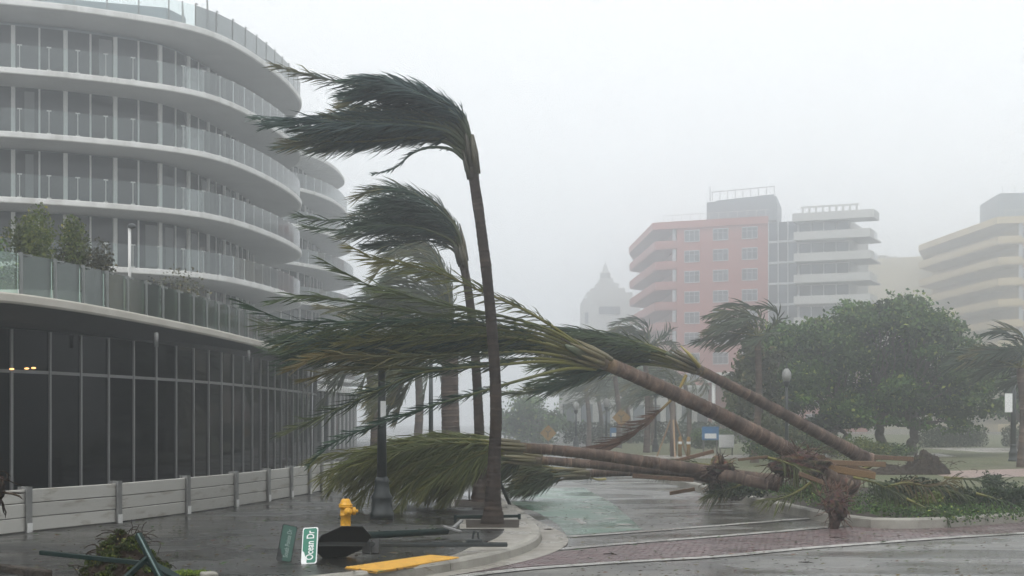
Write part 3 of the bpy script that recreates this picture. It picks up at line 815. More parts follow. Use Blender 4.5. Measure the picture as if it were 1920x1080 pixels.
palm('palm_tree','nearer leaning palm over the street, crown blown out in a long green mane',
     [(1600,910,27.6),(1500,856,27.0),(1380,793,26.2),(1250,731,25.4),(1124,676,24.6)],24.6,.172,.122,fr,rng,filler=32,leaf=.68,n=92,djit=.9,flare=.03,pet=.17,
     roots=(((*W(1500,872,26.2),),.55,.4,.22),{'nroots':40,'rl':.3,'tint':(.10,.06,.045)}))
# --- leaning palm behind it
fr = [
 [(1300,688),(1240,656),(1165,632),(1100,620),(1050,617),(1005,612)],
 [(1298,689),(1225,656),(1150,636),(1090,632),(1030,636)],
 [(1296,690),(1215,660),(1135,650),(1070,658),(1010,668)],
 [(1292,692),(1210,668),(1130,664),(1065,676),(1000,690)],
 [(1290,694),(1205,676),(1130,680),(1060,700),(1000,716)],
 [(1290,696),(1210,682),(1140,696),(1060,722),(1000,734),(948,737)],
]
lp2 = palm('palm_tree','farther leaning palm, shorter crown half hidden behind the nearer leaning one',
     [(1632,866,31.5),(1540,815,31.0),(1430,755,30.4),(1304,690,29.8)],29.8,.148,.108,fr,rng,filler=18,leaf=.62,n=72,djit=.8,flare=.04,pet=.3)
m = MB(); m.tube([W(1312,688,29.6),W(1292,664,29.5),W(1276,648,29.5)],[.05,.035,.012],6,(.30,.25,.07)); part(m,'broken_petiole',petiole_m,lp2)
part(frond_mesh([W(1286,704,29.6),W(1268,738,29.2),W(1240,768,28.9),W(1195,806,28.7),W(1150,835,28.6),W(1100,852,28.5)],.75,54,rng,pet=.36,dead=False,green=(.085,.05,.035),tip=(.12,.07,.05),petcol=(.30,.23,.07),wind=.9,grav=.0,roll=0,spread=40,width=.04,r0=.035),'dead_frond',leaf_m,lp2)
# --- three fallen palms across the far lane
fr = [
 [(962,838),(905,826),(830,824),(750,832),(680,846),(620,852),(588,862)],
 [(962,840),(890,834),(800,838),(720,856),(650,884),(618,918)],
 [(960,842),(890,840),(810,850),(740,876),(690,915),(668,950)],
 [(960,844),(895,848),(830,866),(780,900),(755,940),(742,966)],
 [(958,844),(900,852),(850,874),(815,908),(800,935)],
 [(958,846),(915,862),(880,890),(850,915),(838,930)],
 [(960,838),(915,820),(860,816),(790,820),(740,826)],
]
palm('palm_tree','longest fallen palm lying across the street, crown spread over the wet sidewalk',
     [(1460,906,27.6),(1340,886,27.5),(1180,861,27.3),(1060,846,27.1),(972,839,27.0)],27,.128,.10,fr,rng,filler=34,leaf=.7,n=76,djit=1.2,flare=.05,grav=.22,wind=.3,green=(.088,.115,.032),tip=(.20,.18,.05))
fr = [
 [(990,862),(950,858),(905,856),(860,862),(820,880)],
 [(990,862),(945,866),(900,880),(870,905)],
 [(988,864),(950,876),(925,898),(915,925)],
 [(988,862),(945,850),(900,846),(850,850)],
]
palm('palm_tree','fallen palm with thinner trunk lying just behind the longest fallen palm',
     [(1360,888,30.0),(1230,880,30.0),(1100,870,29.8),(1002,862,29.6)],29.6,.112,.088,fr,rng,filler=16,leaf=.6,n=46,djit=.8,grav=.2,wind=.3,green=(.04,.06,.024))
fr = [
 [(1086,886),(1050,878),(1005,880),(965,888),(938,896)],
 [(1086,888),(1040,886),(990,898),(955,918)],
 [(1086,890),(1040,896),(995,912),(965,924)],
 [(1084,886),(1030,876),(985,872),(950,878)],
 [(1084,890),(1045,902),(1010,915),(990,924)],
]
palm('palm_tree','smallest fallen palm with yellow leaf stalks lying on the painted lane',
     [(1290,880,33),(1200,884,32.6),(1094,888,32)],32,.11,.09,fr,rng,filler=14,leaf=.55,n=40,djit=.7,grav=.15,wind=.3,pet=.35,green=(.055,.07,.026),petcol=(.36,.27,.07))

# --- generic wind-swept palms further back
def wind_palm(label, x, yb, yt, d, nf, fl, rng, lean=-6, r=.16, leaf=.7, n=30, group=None, droop=.12, wk=.24, green=(.06,.075,.045)):
    b = W(x,yb,d); b.z = max(b.z,0.0); t = W(x+lean,yt,d)
    root = thing('palm_tree', label, 'palm tree', (b.x,b.y,0), group)
    path = cat([V(b.x,b.y,-.1), b.lerp(t,.5)+V(.12,0,0), t], 8)
    part(trunk_mesh(path, r, r*.8, rng, ring=.16, flare=.05, scar=False), 'trunk', bark_m, root)
    for k in range(nf):
        az = 2*math.pi*k/nf+rng.uniform(-.3,.3); el = R(rng.uniform(-5,80))
        dr = V(math.cos(az)*math.cos(el),math.sin(az)*math.cos(el),math.sin(el)); p = t.copy(); pts=[p.copy()]
        st = fl*rng.uniform(.8,1.1)/7
        for s in range(7):
            p = p+dr*st; pts.append(p.copy())
            dr = (dr+WIND*wk*(1+s*.35)+V(0,0,-droop*(.5+s*.4))).normalized()
        part(frond_mesh(pts, leaf, n, rng, width=.06, r0=.035, wind=.5, grav=.15, green=green), 'frond', leaf_m, root)
    return root
wind_palm('palm with bent crown standing in front of the salmon pink building',1414,850,632,55,13,2.6,rng,lean=6,leaf=.8,n=34,droop=.16,wk=.34,r=.15)
wind_palm('misty palm with round crown left of the salmon pink building',1212,850,655,72,20,2.8,rng,lean=-4,leaf=.85,n=26,droop=.2,wk=.2)
wind_palm('palm with dark crown cut by the right edge of the picture',1915,865,690,50,16,2.3,rng,lean=-3,leaf=.85,n=34,droop=.12,wk=.22,green=(.04,.055,.04))
wind_palm('faint palm with pale trunk behind the broad crowned palm',780,845,690,68,16,3.0,rng,lean=4,leaf=.9,n=24,droop=.35,wk=.1,r=.22)
wind_palm('hanging-fronded palm behind the near street lamp post',700,850,700,56,16,2.6,rng,lean=-8,leaf=.9,n=24,droop=.40,wk=.06,r=.16,green=(.075,.085,.05))
far_p = [(1104,838,718,96,'first thin misty palm in the row left of the hanging dead frond'),(1128,838,742,104,'second thin misty palm in the row behind the hanging dead frond'),
         (1160,842,705,84,'thick trunked misty palm right behind the hanging dead frond'),(1180,838,748,100,'short misty palm just right of the thick trunked misty one'),
         (1262,848,735,76,'misty palm beside the braced sapling and yellow bollards'),(1292,840,722,90,'misty palm seen between the two leaning trunks'),(1225,840,738,92,'misty palm left of the braced sapling')]
for x,yb,yt,d,lb in far_p:
    wind_palm(lb,x,yb,yt,d,14,2.6,rng,lean=-7,leaf=.9,n=18,droop=.22,wk=.22,r=.17,group='misty palms at the end of the street')

# ================================================================== BROADLEAF TREES, SHRUBS, HEDGES
def leaf_cloud(m, blobs, count, size, rng, cols, flat=.0, shell=.55):
    tot = sum(b[3]*b[4]*b[5] for b in blobs) if len(blobs[0])>4 else 0
    for bl in blobs:
        x,y,z,rx,ry,rz = bl
        k = max(4,int(count*(rx*ry*rz)/tot)); tint = rng.uniform(.55,1.5)
        for _ in range(k):
            d = V(rng.gauss(0,.52),rng.gauss(0,.52),rng.gauss(0,.52)) if shell > 1 else V(rng.gauss(0,1),rng.gauss(0,1),rng.gauss(0,1)).normalized()*(rng.random()**shell)
            p = V(x+d.x*rx,y+d.y*ry,z+d.z*rz)
            s = size*rng.uniform(.6,1.3)
            nrm = (V(rng.gauss(0,1),rng.gauss(0,1),rng.gauss(0,1)+.8)+WIND*-.4).normalized()
            t = nrm.cross(V(rng.gauss(0,1),rng.gauss(0,1),rng.gauss(0,1))).normalized(); b = nrm.cross(t)
            c = lerp3(cols[0],cols[1],rng.random()**1.5); q = tint*rng.uniform(.8,1.2); c = tuple(v*q for v in c)
            if rng.random() < .03: c = tuple(v*1.6 for v in cols[2])
            m.add([p-t*s*.5,p+b*s*.32+nrm*s*.08,p+t*s*.55,p-b*s*.32+nrm*s*.08],[(0,1,2),(0,2,3)],c)
    return m
def limb(m, a, b, r0, r1, rng, wob=.12, n=6):
    a,b=Vector(a),Vector(b); pts=[a]; L=(b-a).length
    for i in range(1,n): pts.append(a.lerp(b,i/n)+V(rng.gauss(0,wob),rng.gauss(0,wob),rng.gauss(0,wob*.7))*min(1,L*.4))
    pts.append(b); pts=cat(pts,3); m.tube(pts,[r0+(r1-r0)*i/(len(pts)-1) for i in range(len(pts))],7)
def tree(name,label,base,blobs_px,d,count,size,rng,stems,cols,group=None,dd=2.6):
    b = V(*base); root = thing(name,label,'tree',(b.x,b.y,0),group)
    ppm = F/d; blobs=[]
    for x,y,rx,ry in blobs_px:
        for _ in range(9):
            p = W(x+rng.gauss(0,rx*.5),max(y+rng.gauss(0,ry*.42)+14,566),d+rng.uniform(-dd,dd)); q = rng.uniform(.28,.6)
            blobs.append((p.x,p.y,p.z,rx/ppm*q*1.15,rx/ppm*q,ry/ppm*q*.9))
    m = MB()
    for sx,sy in stems:
        a = W(sx,sy,d); a.z = 0
        tgt = sorted(blobs,key=lambda bl:(Vector(bl[:3])-a).length)[:8]
        mid = a+V(rng.uniform(-.5,.5),rng.uniform(-.3,.3),rng.uniform(1.2,1.8)); limb(m,a-V(0,0,.1),mid,.26,.19,rng)
        for t in rng.sample(tgt,min(5,len(tgt))): limb(m,mid,Vector(t[:3]),.15,.03,rng,.2)
    for t in blobs:
        near = min(stems,key=lambda s_:abs((s_[0]-960)/F*d-t[0])); a = W(near[0],near[1],d); a.z = 1.6
        if rng.random()<.4 and abs(a.x-t[0])<2.0: limb(m,a,Vector(t[:3]),.07,.02,rng,.15)
    part(m,'trunk',tree_bark,root)
    m = MB(); leaf_cloud(m,blobs,count,size,rng,cols,shell=2)
    for _ in range(len(blobs)//3):               # wind-torn sprays reaching out of the outline
        bl = rng.choice(blobs); p = Vector(bl[:3]); dr = V(rng.uniform(-1,.6),rng.uniform(-.6,.6),rng.uniform(-.2,1)).normalized()
        for q in range(14):
            c = p+dr*bl[3]*(.7+q*.09)+V(rng.gauss(0,.06),rng.gauss(0,.06),rng.gauss(0,.06))
            t = V(rng.gauss(-.6,.5),rng.gauss(0,.5),rng.gauss(0,.5)).normalized(); b_ = t.cross(V(rng.gauss(0,1),rng.gauss(0,1),rng.gauss(0,1))).normalized()
            cc = tuple(v*rng.uniform(.7,1.5) for v in cols[1]); s_ = size*rng.uniform(.6,1.1)
            m.add([c-t*s_*.5,c+b_*s_*.3,c+t*s_*.5,c-b_*s_*.3],[(0,1,2),(0,2,3)],cc)
    part(m,'crown',tree_leaf,root)
    return root
GR = [(.030,.068,.022),(.10,.165,.040),(.18,.21,.05)]
rng = random.Random(33)
tree('tree','large dense sea grape tree spreading behind the leaning trunks',W(1680,858,66).xyz*1,
     [(1500,640,62,45),(1560,612,60,42),(1630,585,60,36),(1700,590,60,40),(1760,615,55,38),(1810,650,48,40),(1840,700,40,40),(1450,690,50,50),(1520,700,70,55),(1600,670,75,60),(1690,665,75,55),(1770,700,65,45),(1600,735,65,40),(1680,745,60,35),(1750,750,55,28),(1480,745,55,38),(1825,745,35,25),(1655,568,30,18),(1720,566,26,18),(1590,572,24,16),(1480,618,24,18),(1790,600,24,18),(1430,640,20,16),(1535,590,20,14),(1680,556,16,10),(1745,578,16,12),(1850,660,22,20),(1868,720,20,20),(1400,720,22,24),(1560,775,40,24),(1640,780,40,18),(1520,800,36,20),(1720,780,34,14),(1800,775,34,14),(1440,800,34,26),(1495,832,36,18),(1400,770,26,26),(1550,825,30,14),(1390,700,26,30),(1880,690,22,24)],
     66,80000,.21,rng,[(1570,850),(1655,846),(1705,848)],GR)
tree('tree','hazy tree cut by the right edge behind the large dense tree',W(1915,846,80).xyz*1,
     [(1875,690,36,34),(1910,660,36,34),(1930,720,40,40),(1890,745,36,30)],80,12000,.24,rng,[(1912,846)],GR)
tree('tree','olive coloured tree with thin foliage left of the large dense tree',W(1420,858,62).xyz*1,
     [(1400,690,32,40),(1430,660,30,34),(1415,740,34,40),(1445,790,32,30),(1385,740,20,30)],62,16000,.2,rng,[(1425,858)],[(.05,.062,.03),(.10,.11,.045),(.16,.13,.06)])
tree('tree','grey misty tree at the far left end of the street',W(1000,838,115).xyz*1,
     [(985,770,42,36),(1010,790,40,34),(960,790,26,36),(1030,810,26,20)],115,6000,.34,rng,[(1000,838)],GR)
tree('tree','second misty tree rising behind the far white building',W(1150,838,130).xyz*1,
     [(1120,690,40,28),(1165,700,40,28),(1200,690,34,26)],130,5000,.4,rng,[(1160,838)],GR)
def shrub(name,label,c,rx,ry,rz,count,size,rng,cols,cat_='shrub',group=None):
    root = thing(name,label,cat_,(c[0],c[1],0),group)
    bl=[]
    for _ in range(9):
        bl.append((c[0]+rng.uniform(-.6,.6)*rx,c[1]+rng.uniform(-.6,.6)*ry,c[2]+rz*rng.uniform(.25,.75),rx*rng.uniform(.3,.55),ry*rng.uniform(.3,.55),rz*rng.uniform(.25,.42)))
    m=MB(); leaf_cloud(m,bl,count,size,rng,cols); part(m,'foliage',tree_leaf,root)
    m=MB()
    for b in bl: limb(m,V(c[0]+rng.uniform(-.2,.2)*rx,c[1],c[2]-.03),Vector(b[:3]),.02,.006,rng,.05,4)
    part(m,'stem',tree_bark,root)
    return root
def hedge(label,a,b,depth,h,count,size,rng,cols):
    a,b=Vector(a),Vector(b); t=(b-a); L=t.length; t.normalize(); nrm=V(-t.y,t.x,0)
    root=thing('hedge',label,'hedge',((a+b)/2).xyz)
    bl=[]
    n=max(3,int(L/.6))
    for i in range(n):
        for zz in (.3,.75):
            p=a+t*(L*(i+.5)/n)+nrm*depth/2; bl.append((p.x,p.y,h*zz+noise.noise(p)*.06,.5,depth*.55,h*.34))
    m=MB(); leaf_cloud(m,bl,count,size,rng,cols,shell=.33); part(m,'foliage',tree_leaf,root)
    m=MB()
    for i in range(n): p=a+t*(L*(i+.5)/n)+nrm*depth/2; limb(m,V(p.x,p.y,-.02),V(p.x,p.y,h*.7),.03,.01,rng,.04,3)
    part(m,'stem',tree_bark,root)
DG=[(.022,.038,.02),(.05,.075,.03),(.10,.10,.04)]; YG=[(.06,.085,.02),(.15,.17,.035),(.2,.2,.05)]
hedge('clipped box hedge behind the lawn under the large dense tree',G(1745,840,.03),G(1862,838,.03),1.4,1.25,7000,.11,rng,DG)
hedge('clipped hedge cut by the right edge behind the black pole with the notice board',G(1888,838,.03),G(1960,838,.03),1.4,1.25,3500,.11,rng,DG)
hedge('dark low hedge along the park in front of the far white building',V(3.6,100,.04),V(17,98,.04),1.6,1.5,7000,.2,rng,DG)
hedge('grey-green hedge beside the yellow bollards',G(1300,842,.03),G(1375,842,.03),1.2,1.1,3000,.12,rng,GR)
sh = [('yellow-green shrub on the lawn under the large dense tree',1610,866,1.6,1.0,.95,YG),('dark shrub at the foot of the large tree trunks',1575,858,1.6,1.0,1.0,GR),('olive shrub right of the yellow-green lawn shrub',1690,858,1.9,1.0,.8,GR),('shrub beneath the olive thin tree',1460,872,1.4,.9,.9,GR)]
for lb,x,y,rx,ry,rz,cl in sh:
    p=G(x,y,.03); shrub('shrub',lb,p,rx,ry,rz,2600,.10,rng,cl)
# bed along the park kerb
sb = [('dark fern-like shrub right of the hanging root clump',1700,948,1.15,.7,.62,3200,.075,DG),('small yellow-green shrub at the kerb edge in the bed',1742,957,.34,.3,.36,900,.05,YG),
      ('glossy shrub in the bed midway along the right kerb',1820,952,.95,.55,.42,2400,.06,DG),('glossy shrub in the bed nearest the right edge',1905,950,.9,.5,.45,2400,.06,DG),
      ('pointed little shrub rising above the bed at right',1862,926,.35,.3,.5,800,.055,DG),('low shrub behind the kerb left of the hanging root clump',1490,934,.95,.5,.34,1800,.06,GR),
      ('low shrub at the left tip of the bed by the fallen trunks',1415,915,.8,.5,.34,1500,.06,GR),('torn leafy clump lying on the road under the fallen trunk',1375,935,.75,.4,.42,1500,.06,DG),
      ('shrub between the two leaning trunks in the bed',1560,905,1.0,.6,.4,1500,.06,GR)]
for lb,x,y,rx,ry,rz,n_,sz,cl in sb:
    p=G(x,y,.02); shrub('shrub',lb,p,rx,ry,rz,n_,sz,rng,cl)
m=MB(); bl=[]
for _ in range(420):
    u=rng.random(); p=inn[min(len(inn)-2,int((.12+.62*u)*len(inn)))]
    q=p+V(rng.uniform(.1,2.5),rng.uniform(.1,6.5)*rng.random(),0)
    if q.y>31+rng.random()*4: continue
    bl.append((q.x,q.y,.08,.35,.35,rng.uniform(.08,.2)))
leaf_cloud(m,bl,9000,.06,rng,GR)
tag(m.build('ground_cover',tree_leaf),'low leafy ground cover filling the bed behind the park kerb','ground cover',kind='stuff')
# terrace planting behind the glass rail
for lb,x,yb,yt,d,w,n_,cl in [('twiggy shrub tree on the terrace at far left',85,556,398,33,95,9000,[(.05,.075,.022),(.14,.16,.035),(.2,.18,.05)]),('thin small tree on the terrace left of its lamp',180,540,455,35,70,4000,[(.06,.065,.035),(.12,.11,.05),(.16,.13,.05)]),
       ('sparse shrub on the terrace right of its lamp',335,590,492,40,80,1300,[(.06,.065,.04),(.11,.10,.05),(.14,.12,.06)]),('twig clump cut by the left edge on the terrace',5,545,425,32,40,700,GR)]:
    p=W(x,yb,d); top=W(x,yt,d); rw=w/F*d
    c=V(p.x,p.y,4.1); shrub('terrace_shrub',lb,c,rw,.8,top.z-4.1,n_,.085,rng,cl,'shrub')
for lb,x,y,d,w,cl in [('dark bush low behind the first terrace glass panels',60,540,31,130,[(.04,.06,.025),(.09,.12,.03),(.14,.15,.05)]),('low bush behind the terrace glass left of centre',250,570,35,70,GR),('bright low bush behind the terrace glass farther along',345,595,38,70,YG),('last low bush behind the terrace glass near the fronds',440,625,43,70,GR)]:
    p=W(x,y,d); shrub('terrace_bush',lb,V(p.x,p.y,4.1),w/F*d*.7,.7,.85,1800,.07,rng,cl,'shrub')
m=MB(); pp=cat([W(-30,555,29.5),W(60,556,29.5),W(130,562,29.8),W(163,566,30.6),W(150,566,31.4)],6)
for p in pp: p.z=4.1
m.strip(pp,[p+V(0,0,.3) for p in pp]); pi=offset(pp,-.12)
m.strip([p+V(0,0,.3) for p in pp],[p+V(0,0,.3) for p in pi]); m.strip([p+V(0,0,.3) for p in pi],pi)
tag(m.build('planter_wall',white_m),'low curved concrete planter wall behind the terrace glass','planter')
# ================================================================== FAR BUILDINGS
U_fg = unit_mesh('far_pane', fglass); U_fw = unit_mesh('far_frame', frame_w); U_pk = unit_mesh('pink_piece', pink_m); U_be = unit_mesh('beige_piece', beige_m)
U_pl = unit_mesh('pale_piece', pale_m); U_gr = unit_mesh('grey_piece', grey_m)
def window(root, p, t, w, h, z):    # frame with three panes, standing proud of the wall
    fr_ = partcopy(U_fw,'window',root,Mx(p,t,z,w,.16,h))
    inv = Matrix.Translation((0,0,0))
    for k in range(3):
        o = partcopy(U_fg,'pane',root,Mx(p+t*(w*(k-1)*.325)+V(t.y,-t.x,0)*.09,t,z+.12+.0*k,w*.29,.04,h*.62-.1)); 
        o2 = partcopy(U_fg,'pane',root,Mx(p+t*(w*(k-1)*.325)+V(t.y,-t.x,0)*.09,t,z+h*.66,w*.29,.04,h*.27))
        for q in (o,o2):
            wm = q.matrix_basis.copy(); q.parent = fr_
            q.matrix_basis = fr_.matrix_basis.inverted() @ wm
    return fr_
def rail(root,p,t,L,z,mt_me):
    partcopy(mt_me,'parapet',root,Mx(p,t,z,L,.25,1.0))
def apartment(name,label,A,B,C,nfl,zr,um,wallmat,win_u,bal_w,rng,extra=None):
    """A: far end of the balcony side, B: corner, C: far end of the window side"""
    A,B,C=Vector(A),Vector(B),Vector(C)
    root=thing(name,label,'building',(B.x,B.y,0))
    tl=(B-A).normalized(); tr=(C-B).normalized(); Lr=(C-B).length; Ll=(B-A).length
    nl=V(tl.y,-tl.x,0); nr=V(tr.y,-tr.x,0)
    back=V(0,26,0)
    Bi=B+tr*bal_w-nr*.0
    m=MB(); m.prism([(p.x,p.y) for p in (Bi,C,C*1.12,A*1.12+V(6,0,0),A+V(bal_w+.5,6,0))],-.1,zr); part(m,'wall',wallmat,root)
    fh=(zr-.8)/nfl
    for k in range(nfl):
        z=k*fh
        # loggia: floor slab and parapet running along both sides of the corner
        m=MB(); m.prism([(p.x,p.y) for p in (A,B,Bi+V(0,.3,0),A+V(bal_w+1,6,0))],z-.15,z+.12); part(m,'balcony_slab',wallmat,root)
        m=MB(); m.bar(A+V(0,0,z+.55),B+V(0,0,z+.55),.2,1.05); m.bar(B+V(0,0,z+.55)+tr*.1,Bi+V(0,0,z+.55),.2,1.05); part(m,'balcony_parapet',wallmat,root)
        partcopy(U_fg,'loggia_glazing',root,Mx(A.lerp(B,.5)+V(bal_w+.25,3.5,0),(Bi+V(.0,.4,0)-A-V(bal_w+.5,6,0)).normalized(),z+.12,Ll*.8,.1,fh-.5))
        partcopy(U_fw,'loggia_frame',root,Mx(Bi-tr*.35+V(0,.5,0),tr,z+.12,.5,.3,fh-.3))
        for u in win_u:
            window(root,B+tr*u+nr*.05,tr,2.3,1.75,z+.75)
    m=MB(); m.prism([(p.x,p.y) for p in (A+V(-.2,-.2,0),B+nr*.3+nl*.3,C+nr*.3,C*1.12,A*1.12+V(2,0,0))],zr-1.0,zr+.05); part(m,'roof_parapet',wallmat,root)
    # roof railing
    m=MB()
    for q in range(int(Lr/1.4)): p=B+tr*(1+q*1.4)-nr*.6; m.box(p+V(0,0,zr+.55),(.06,.06,1.1))
    m.bar(B+tr*.8-nr*.6+V(0,0,zr+1.1),C-nr*.6+V(0,0,zr+1.1),.06)
    part(m,'roof_railing',pale_m,root)
    return root,tl,tr,nr
rng=random.Random(8)
pk_,tl,tr,nr=apartment('apartment_building','salmon pink apartment building with white windows fading in the mist',(19.9,240,0),(21.2,210,0),(36.6,203,0),10,30.7,U_pk,pink_m,(5.6,9.9,14.2),3.3,rng)
B=V(21.2,210,0)
# glazed bay and pale balconied wing of the pink building
for k in range(10):
    z=k*2.99
    for j in range(3):
        partcopy(U_fg,'bay_pane',pk_,Mx(B+tr*(17.6+j*1.4),tr,z+.3,1.25,.1,2.6))
        partcopy(U_fw,'bay_mullion',pk_,Mx(B+tr*(16.95+j*1.4)+nr*.06,tr,z,.12,.2,2.99))
    partcopy(U_fw,'bay_spandrel',pk_,Mx(B+tr*19,tr,z+.0,4.3,.18,.28))
    if k>2:
        partcopy(U_pl,'balcony_slab',pk_,Mx(B+tr*26.4+nr*1.1-V(0,0,0),tr,z-.1,10.6,2.6,1.15))
        m=MB(); m.prism([(p.x,p.y) for p in (B+tr*31.7+nr*2.3,B+tr*31.7-nr*6,B+tr*28.5-nr*6,B+tr*28.5)],z-.1,z+.1); part(m,'balcony_end',pale_m,pk_)
        for q in range(7): partcopy(U_fw,'balcony_baluster',pk_,Mx(B+tr*31.5-nr*(q*.9-1.8),tr,z+.1,.08,.08,1.05))
    else:
        partcopy(U_pk,'lower_wall',pk_,Mx(B+tr*26,tr,z,9.8,.2,2.99)); window(pk_,B+tr*23.5+nr*.15,tr,2.3,1.8,z+.7); window(pk_,B+tr*27.5+nr*.15,tr,2.3,1.8,z+.7)
    for j in range(4):
        partcopy(U_fg,'wing_pane',pk_,Mx(B+tr*(22.2+j*1.75),tr,z+.15,1.6,.1,2.5)); partcopy(U_fw,'wing_mullion',pk_,Mx(B+tr*(21.3+j*1.75)+nr*.06,tr,z+.1,.12,.2,2.6))
m=MB(); m.prism([(p.x,p.y) for p in (B+tr*16.9-nr*.3,B+tr*28.4-nr*.3,B+tr*28.4-nr*14,B+tr*16.9-nr*14)],-.1,29.6); part(m,'wing_wall',pale_m,pk_)
partcopy(U_pl,'wing_roof',pk_,Mx(B+tr*26.6+nr*.6,tr,29.4,11.2,4.4,1.1))
m=MB()
for q in range(9): m.box(B+tr*(21.5+q*.95)-nr*1.5+V(0,0,31.2),(.25,.25,1.4))
m.bar(B+tr*21.2-nr*1.5+V(0,0,31.9),B+tr*29.4-nr*1.5+V(0,0,31.9),.25); part(m,'roof_pergola',pale_m,pk_)
# grey penthouse
m=MB(); a=W(1325,405,212); b=W(1456,405,206); m.prism([(a.x,a.y),(b.x,b.y),(b.x+3,b.y+12),(a.x+3,a.y+12)],30.6,34.1); m.prism([(a.x+1.5,a.y+.2),(b.x-.3,b.y+.2),(b.x+2,b.y+12),(a.x+3,a.y+12)],34.1,34.4); part(m,'penthouse',grey_m,pk_)
m=MB()
for q in range(9): p=a.lerp(b,(q+.8)/9); m.box(V(p.x,p.y+.5,35.0),(.07,.07,1.2))
p0,p1=a.lerp(b,.08),a.lerp(b,.99); m.bar(V(p0.x,p0.y+.5,35.6),V(p1.x,p1.y+.5,35.6),.09); m.box(V(a.x+.5,a.y,35.4),(.1,.1,2.2)); part(m,'penthouse_railing',dmull_m,pk_)

ye,tl,tr,nr=apartment('apartment_building','ochre apartment building with deep balconies at the right edge',(71.6,250,0),(73.6,215,0),(100,208,0),10,32.3,U_be,beige_m,(4.5,8.8,13),3.6,rng)
m=MB(); p=W(1882,390,216); m.prism([(p.x,p.y+2),(p.x+16,p.y-1),(p.x+16,p.y+12),(p.x+1,p.y+14)],32.3,36.4); part(m,'penthouse',grey_m,ye)
m=MB()
for q in range(8): m.box(V(p.x+.5+q*1.8,p.y+2.0-q*.3,36.9),(.07,.07,1.1))
part(m,'penthouse_railing',dmull_m,ye)
# left low terrace of the ochre building, cream block between, white cupola tower
cb=thing('cream_building','plain cream block between the salmon pink and ochre buildings','building',W(1700,800,270).xyz)
a=W(1600,800,270); b=W(1760,800,262)
m=MB(); m.prism([(a.x,a.y),(b.x,b.y),(b.x+4,b.y+16),(a.x+4,a.y+16)],-.1,32.0); part(m,'wall',cream_m,cb)
m=MB(); c=W(1670,488,268); m.box(V(c.x,c.y-.1,31),(2.2,1,2.8)); m.box(V(c.x-1,c.y+2,32.4),(1.5,1.5,.9)); part(m,'chimney',pale_m,cb)
for k in range(4):
    for x in (1690,1712,1734):
        p=W(x,700,265.3); window(cb,p-V(0,.1,0),(b-a).normalized().xyz,2.6,1.6,9+k*4.4)
tw=thing('cupola_tower','pale stepped tower with small domed cupola left of the salmon pink building','building',W(1140,800,300).xyz)
def stepbox(x0,x1,y0,y1,d,dep=8,name='tier'):
    a=W(x0,y0,d); b=W(x1,y1,d); m=MB(); m.prism([(a.x,d),(b.x,d),(b.x,d+dep),(a.x,d+dep)],min(b.z,a.z),max(a.z,b.z)); return part(m,name,pale_m,tw)
a=W(1094,560,300); b=W(1200,860,300)
m=MB(); m.prism([(a.x,300),(b.x,300),(b.x,315),(a.x,315)],-.1,a.z); part(m,'wall',pale_m,tw)
stepbox(1100,1186,548,560,300.4,12); stepbox(1108,1172,540,548,300.8,10); stepbox(1118,1160,531,540,301.2,8); stepbox(1124,1150,522,531,301.6,6)
p=W(1135,522,304); m=MB(); k=300/F
m.lathe([(10*k,0),(10*k,8*k),(12*k,9*k),(8*k,12*k),(5*k,16*k),(4*k,24*k),(1.6*k,27*k),(.6*k,34*k)],p,10); part(m,'cupola',pale_m,tw)
for x in (1128,1138,1148,1158):
    q=W(x,582,299.9); partcopy(U_fg,'tower_window',tw,Mx(q,V(1,0,0),q.z-.8,1.1,.15,1.6))
for y in (600,640,680):
    q=W(1100,y,299.9); partcopy(U_fg,'tower_window',tw,Mx(q,V(1,0,0),q.z-.8,.7,.15,2.4))
# low white building at the end of the street
lw_=thing('low_white_building','low white building in the mist at the end of the street','building',W(1160,830,140).xyz)
a=W(1048,760,135); b=W(1330,760,150)
m=MB(); m.prism([(a.x,a.y),(b.x,b.y),(b.x+2,b.y+14),(a.x+2,a.y+14)],-.1,4.9); m.prism([(a.x-.6,a.y-.6),(b.x,b.y-.6),(b.x+2,b.y+14),(a.x+2,a.y+14)],4.9,5.3); part(m,'wall',pale_m,lw_)
a2=W(1052,690,138); b2=W(1130,690,141); m=MB(); m.prism([(a2.x,a2.y),(b2.x,b2.y),(b2.x+2,b2.y+10),(a2.x+2,a2.y+10)],5.3,8.2); part(m,'upper_storey',pale_m,lw_)
tt=(b-a).normalized(); tt.z=0; tt.normalize()
for q in range(9):
    p=a.lerp(b,(q+.5)/9); p.z=0; partcopy(U_fg,'shop_window',lw_,Mx(p+V(tt.y,-tt.x,0)*.08,tt,.6,1.5,.1,2.6))
for q in range(2):
    p=a2.lerp(b2,(q+.6)/2.4); p.z=0; partcopy(U_fg,'upper_window',lw_,Mx(p+V(tt.y,-tt.x,0)*.08,tt,6.0,1.2,.1,1.3))
bl_=thing('red_roofed_lobby','pale lobby with flat white canopy below the salmon pink building','building',W(1360,800,150).xyz)
a=W(1325,740,150); b=W(1460,740,146)
m=MB(); m.prism([(a.x,a.y),(b.x,b.y),(b.x,b.y+10),(a.x,a.y+10)],-.1,6.2); part(m,'wall',pink_m,bl_)
m=MB(); m.prism([(a.x-.3,a.y-2.2),(b.x,b.y-2.2),(b.x,b.y),(a.x-.3,a.y)],5.6,6.6); part(m,'canopy',white_m,bl_)
for q in range(4):
    p=a.lerp(b,(q+.25)/4); m=MB(); m.tube([V(p.x,p.y-1.9,0),V(p.x,p.y-1.9,5.6)],.2,8); part(m,'column',white_m,bl_)
bl_.name='pale_lobby'

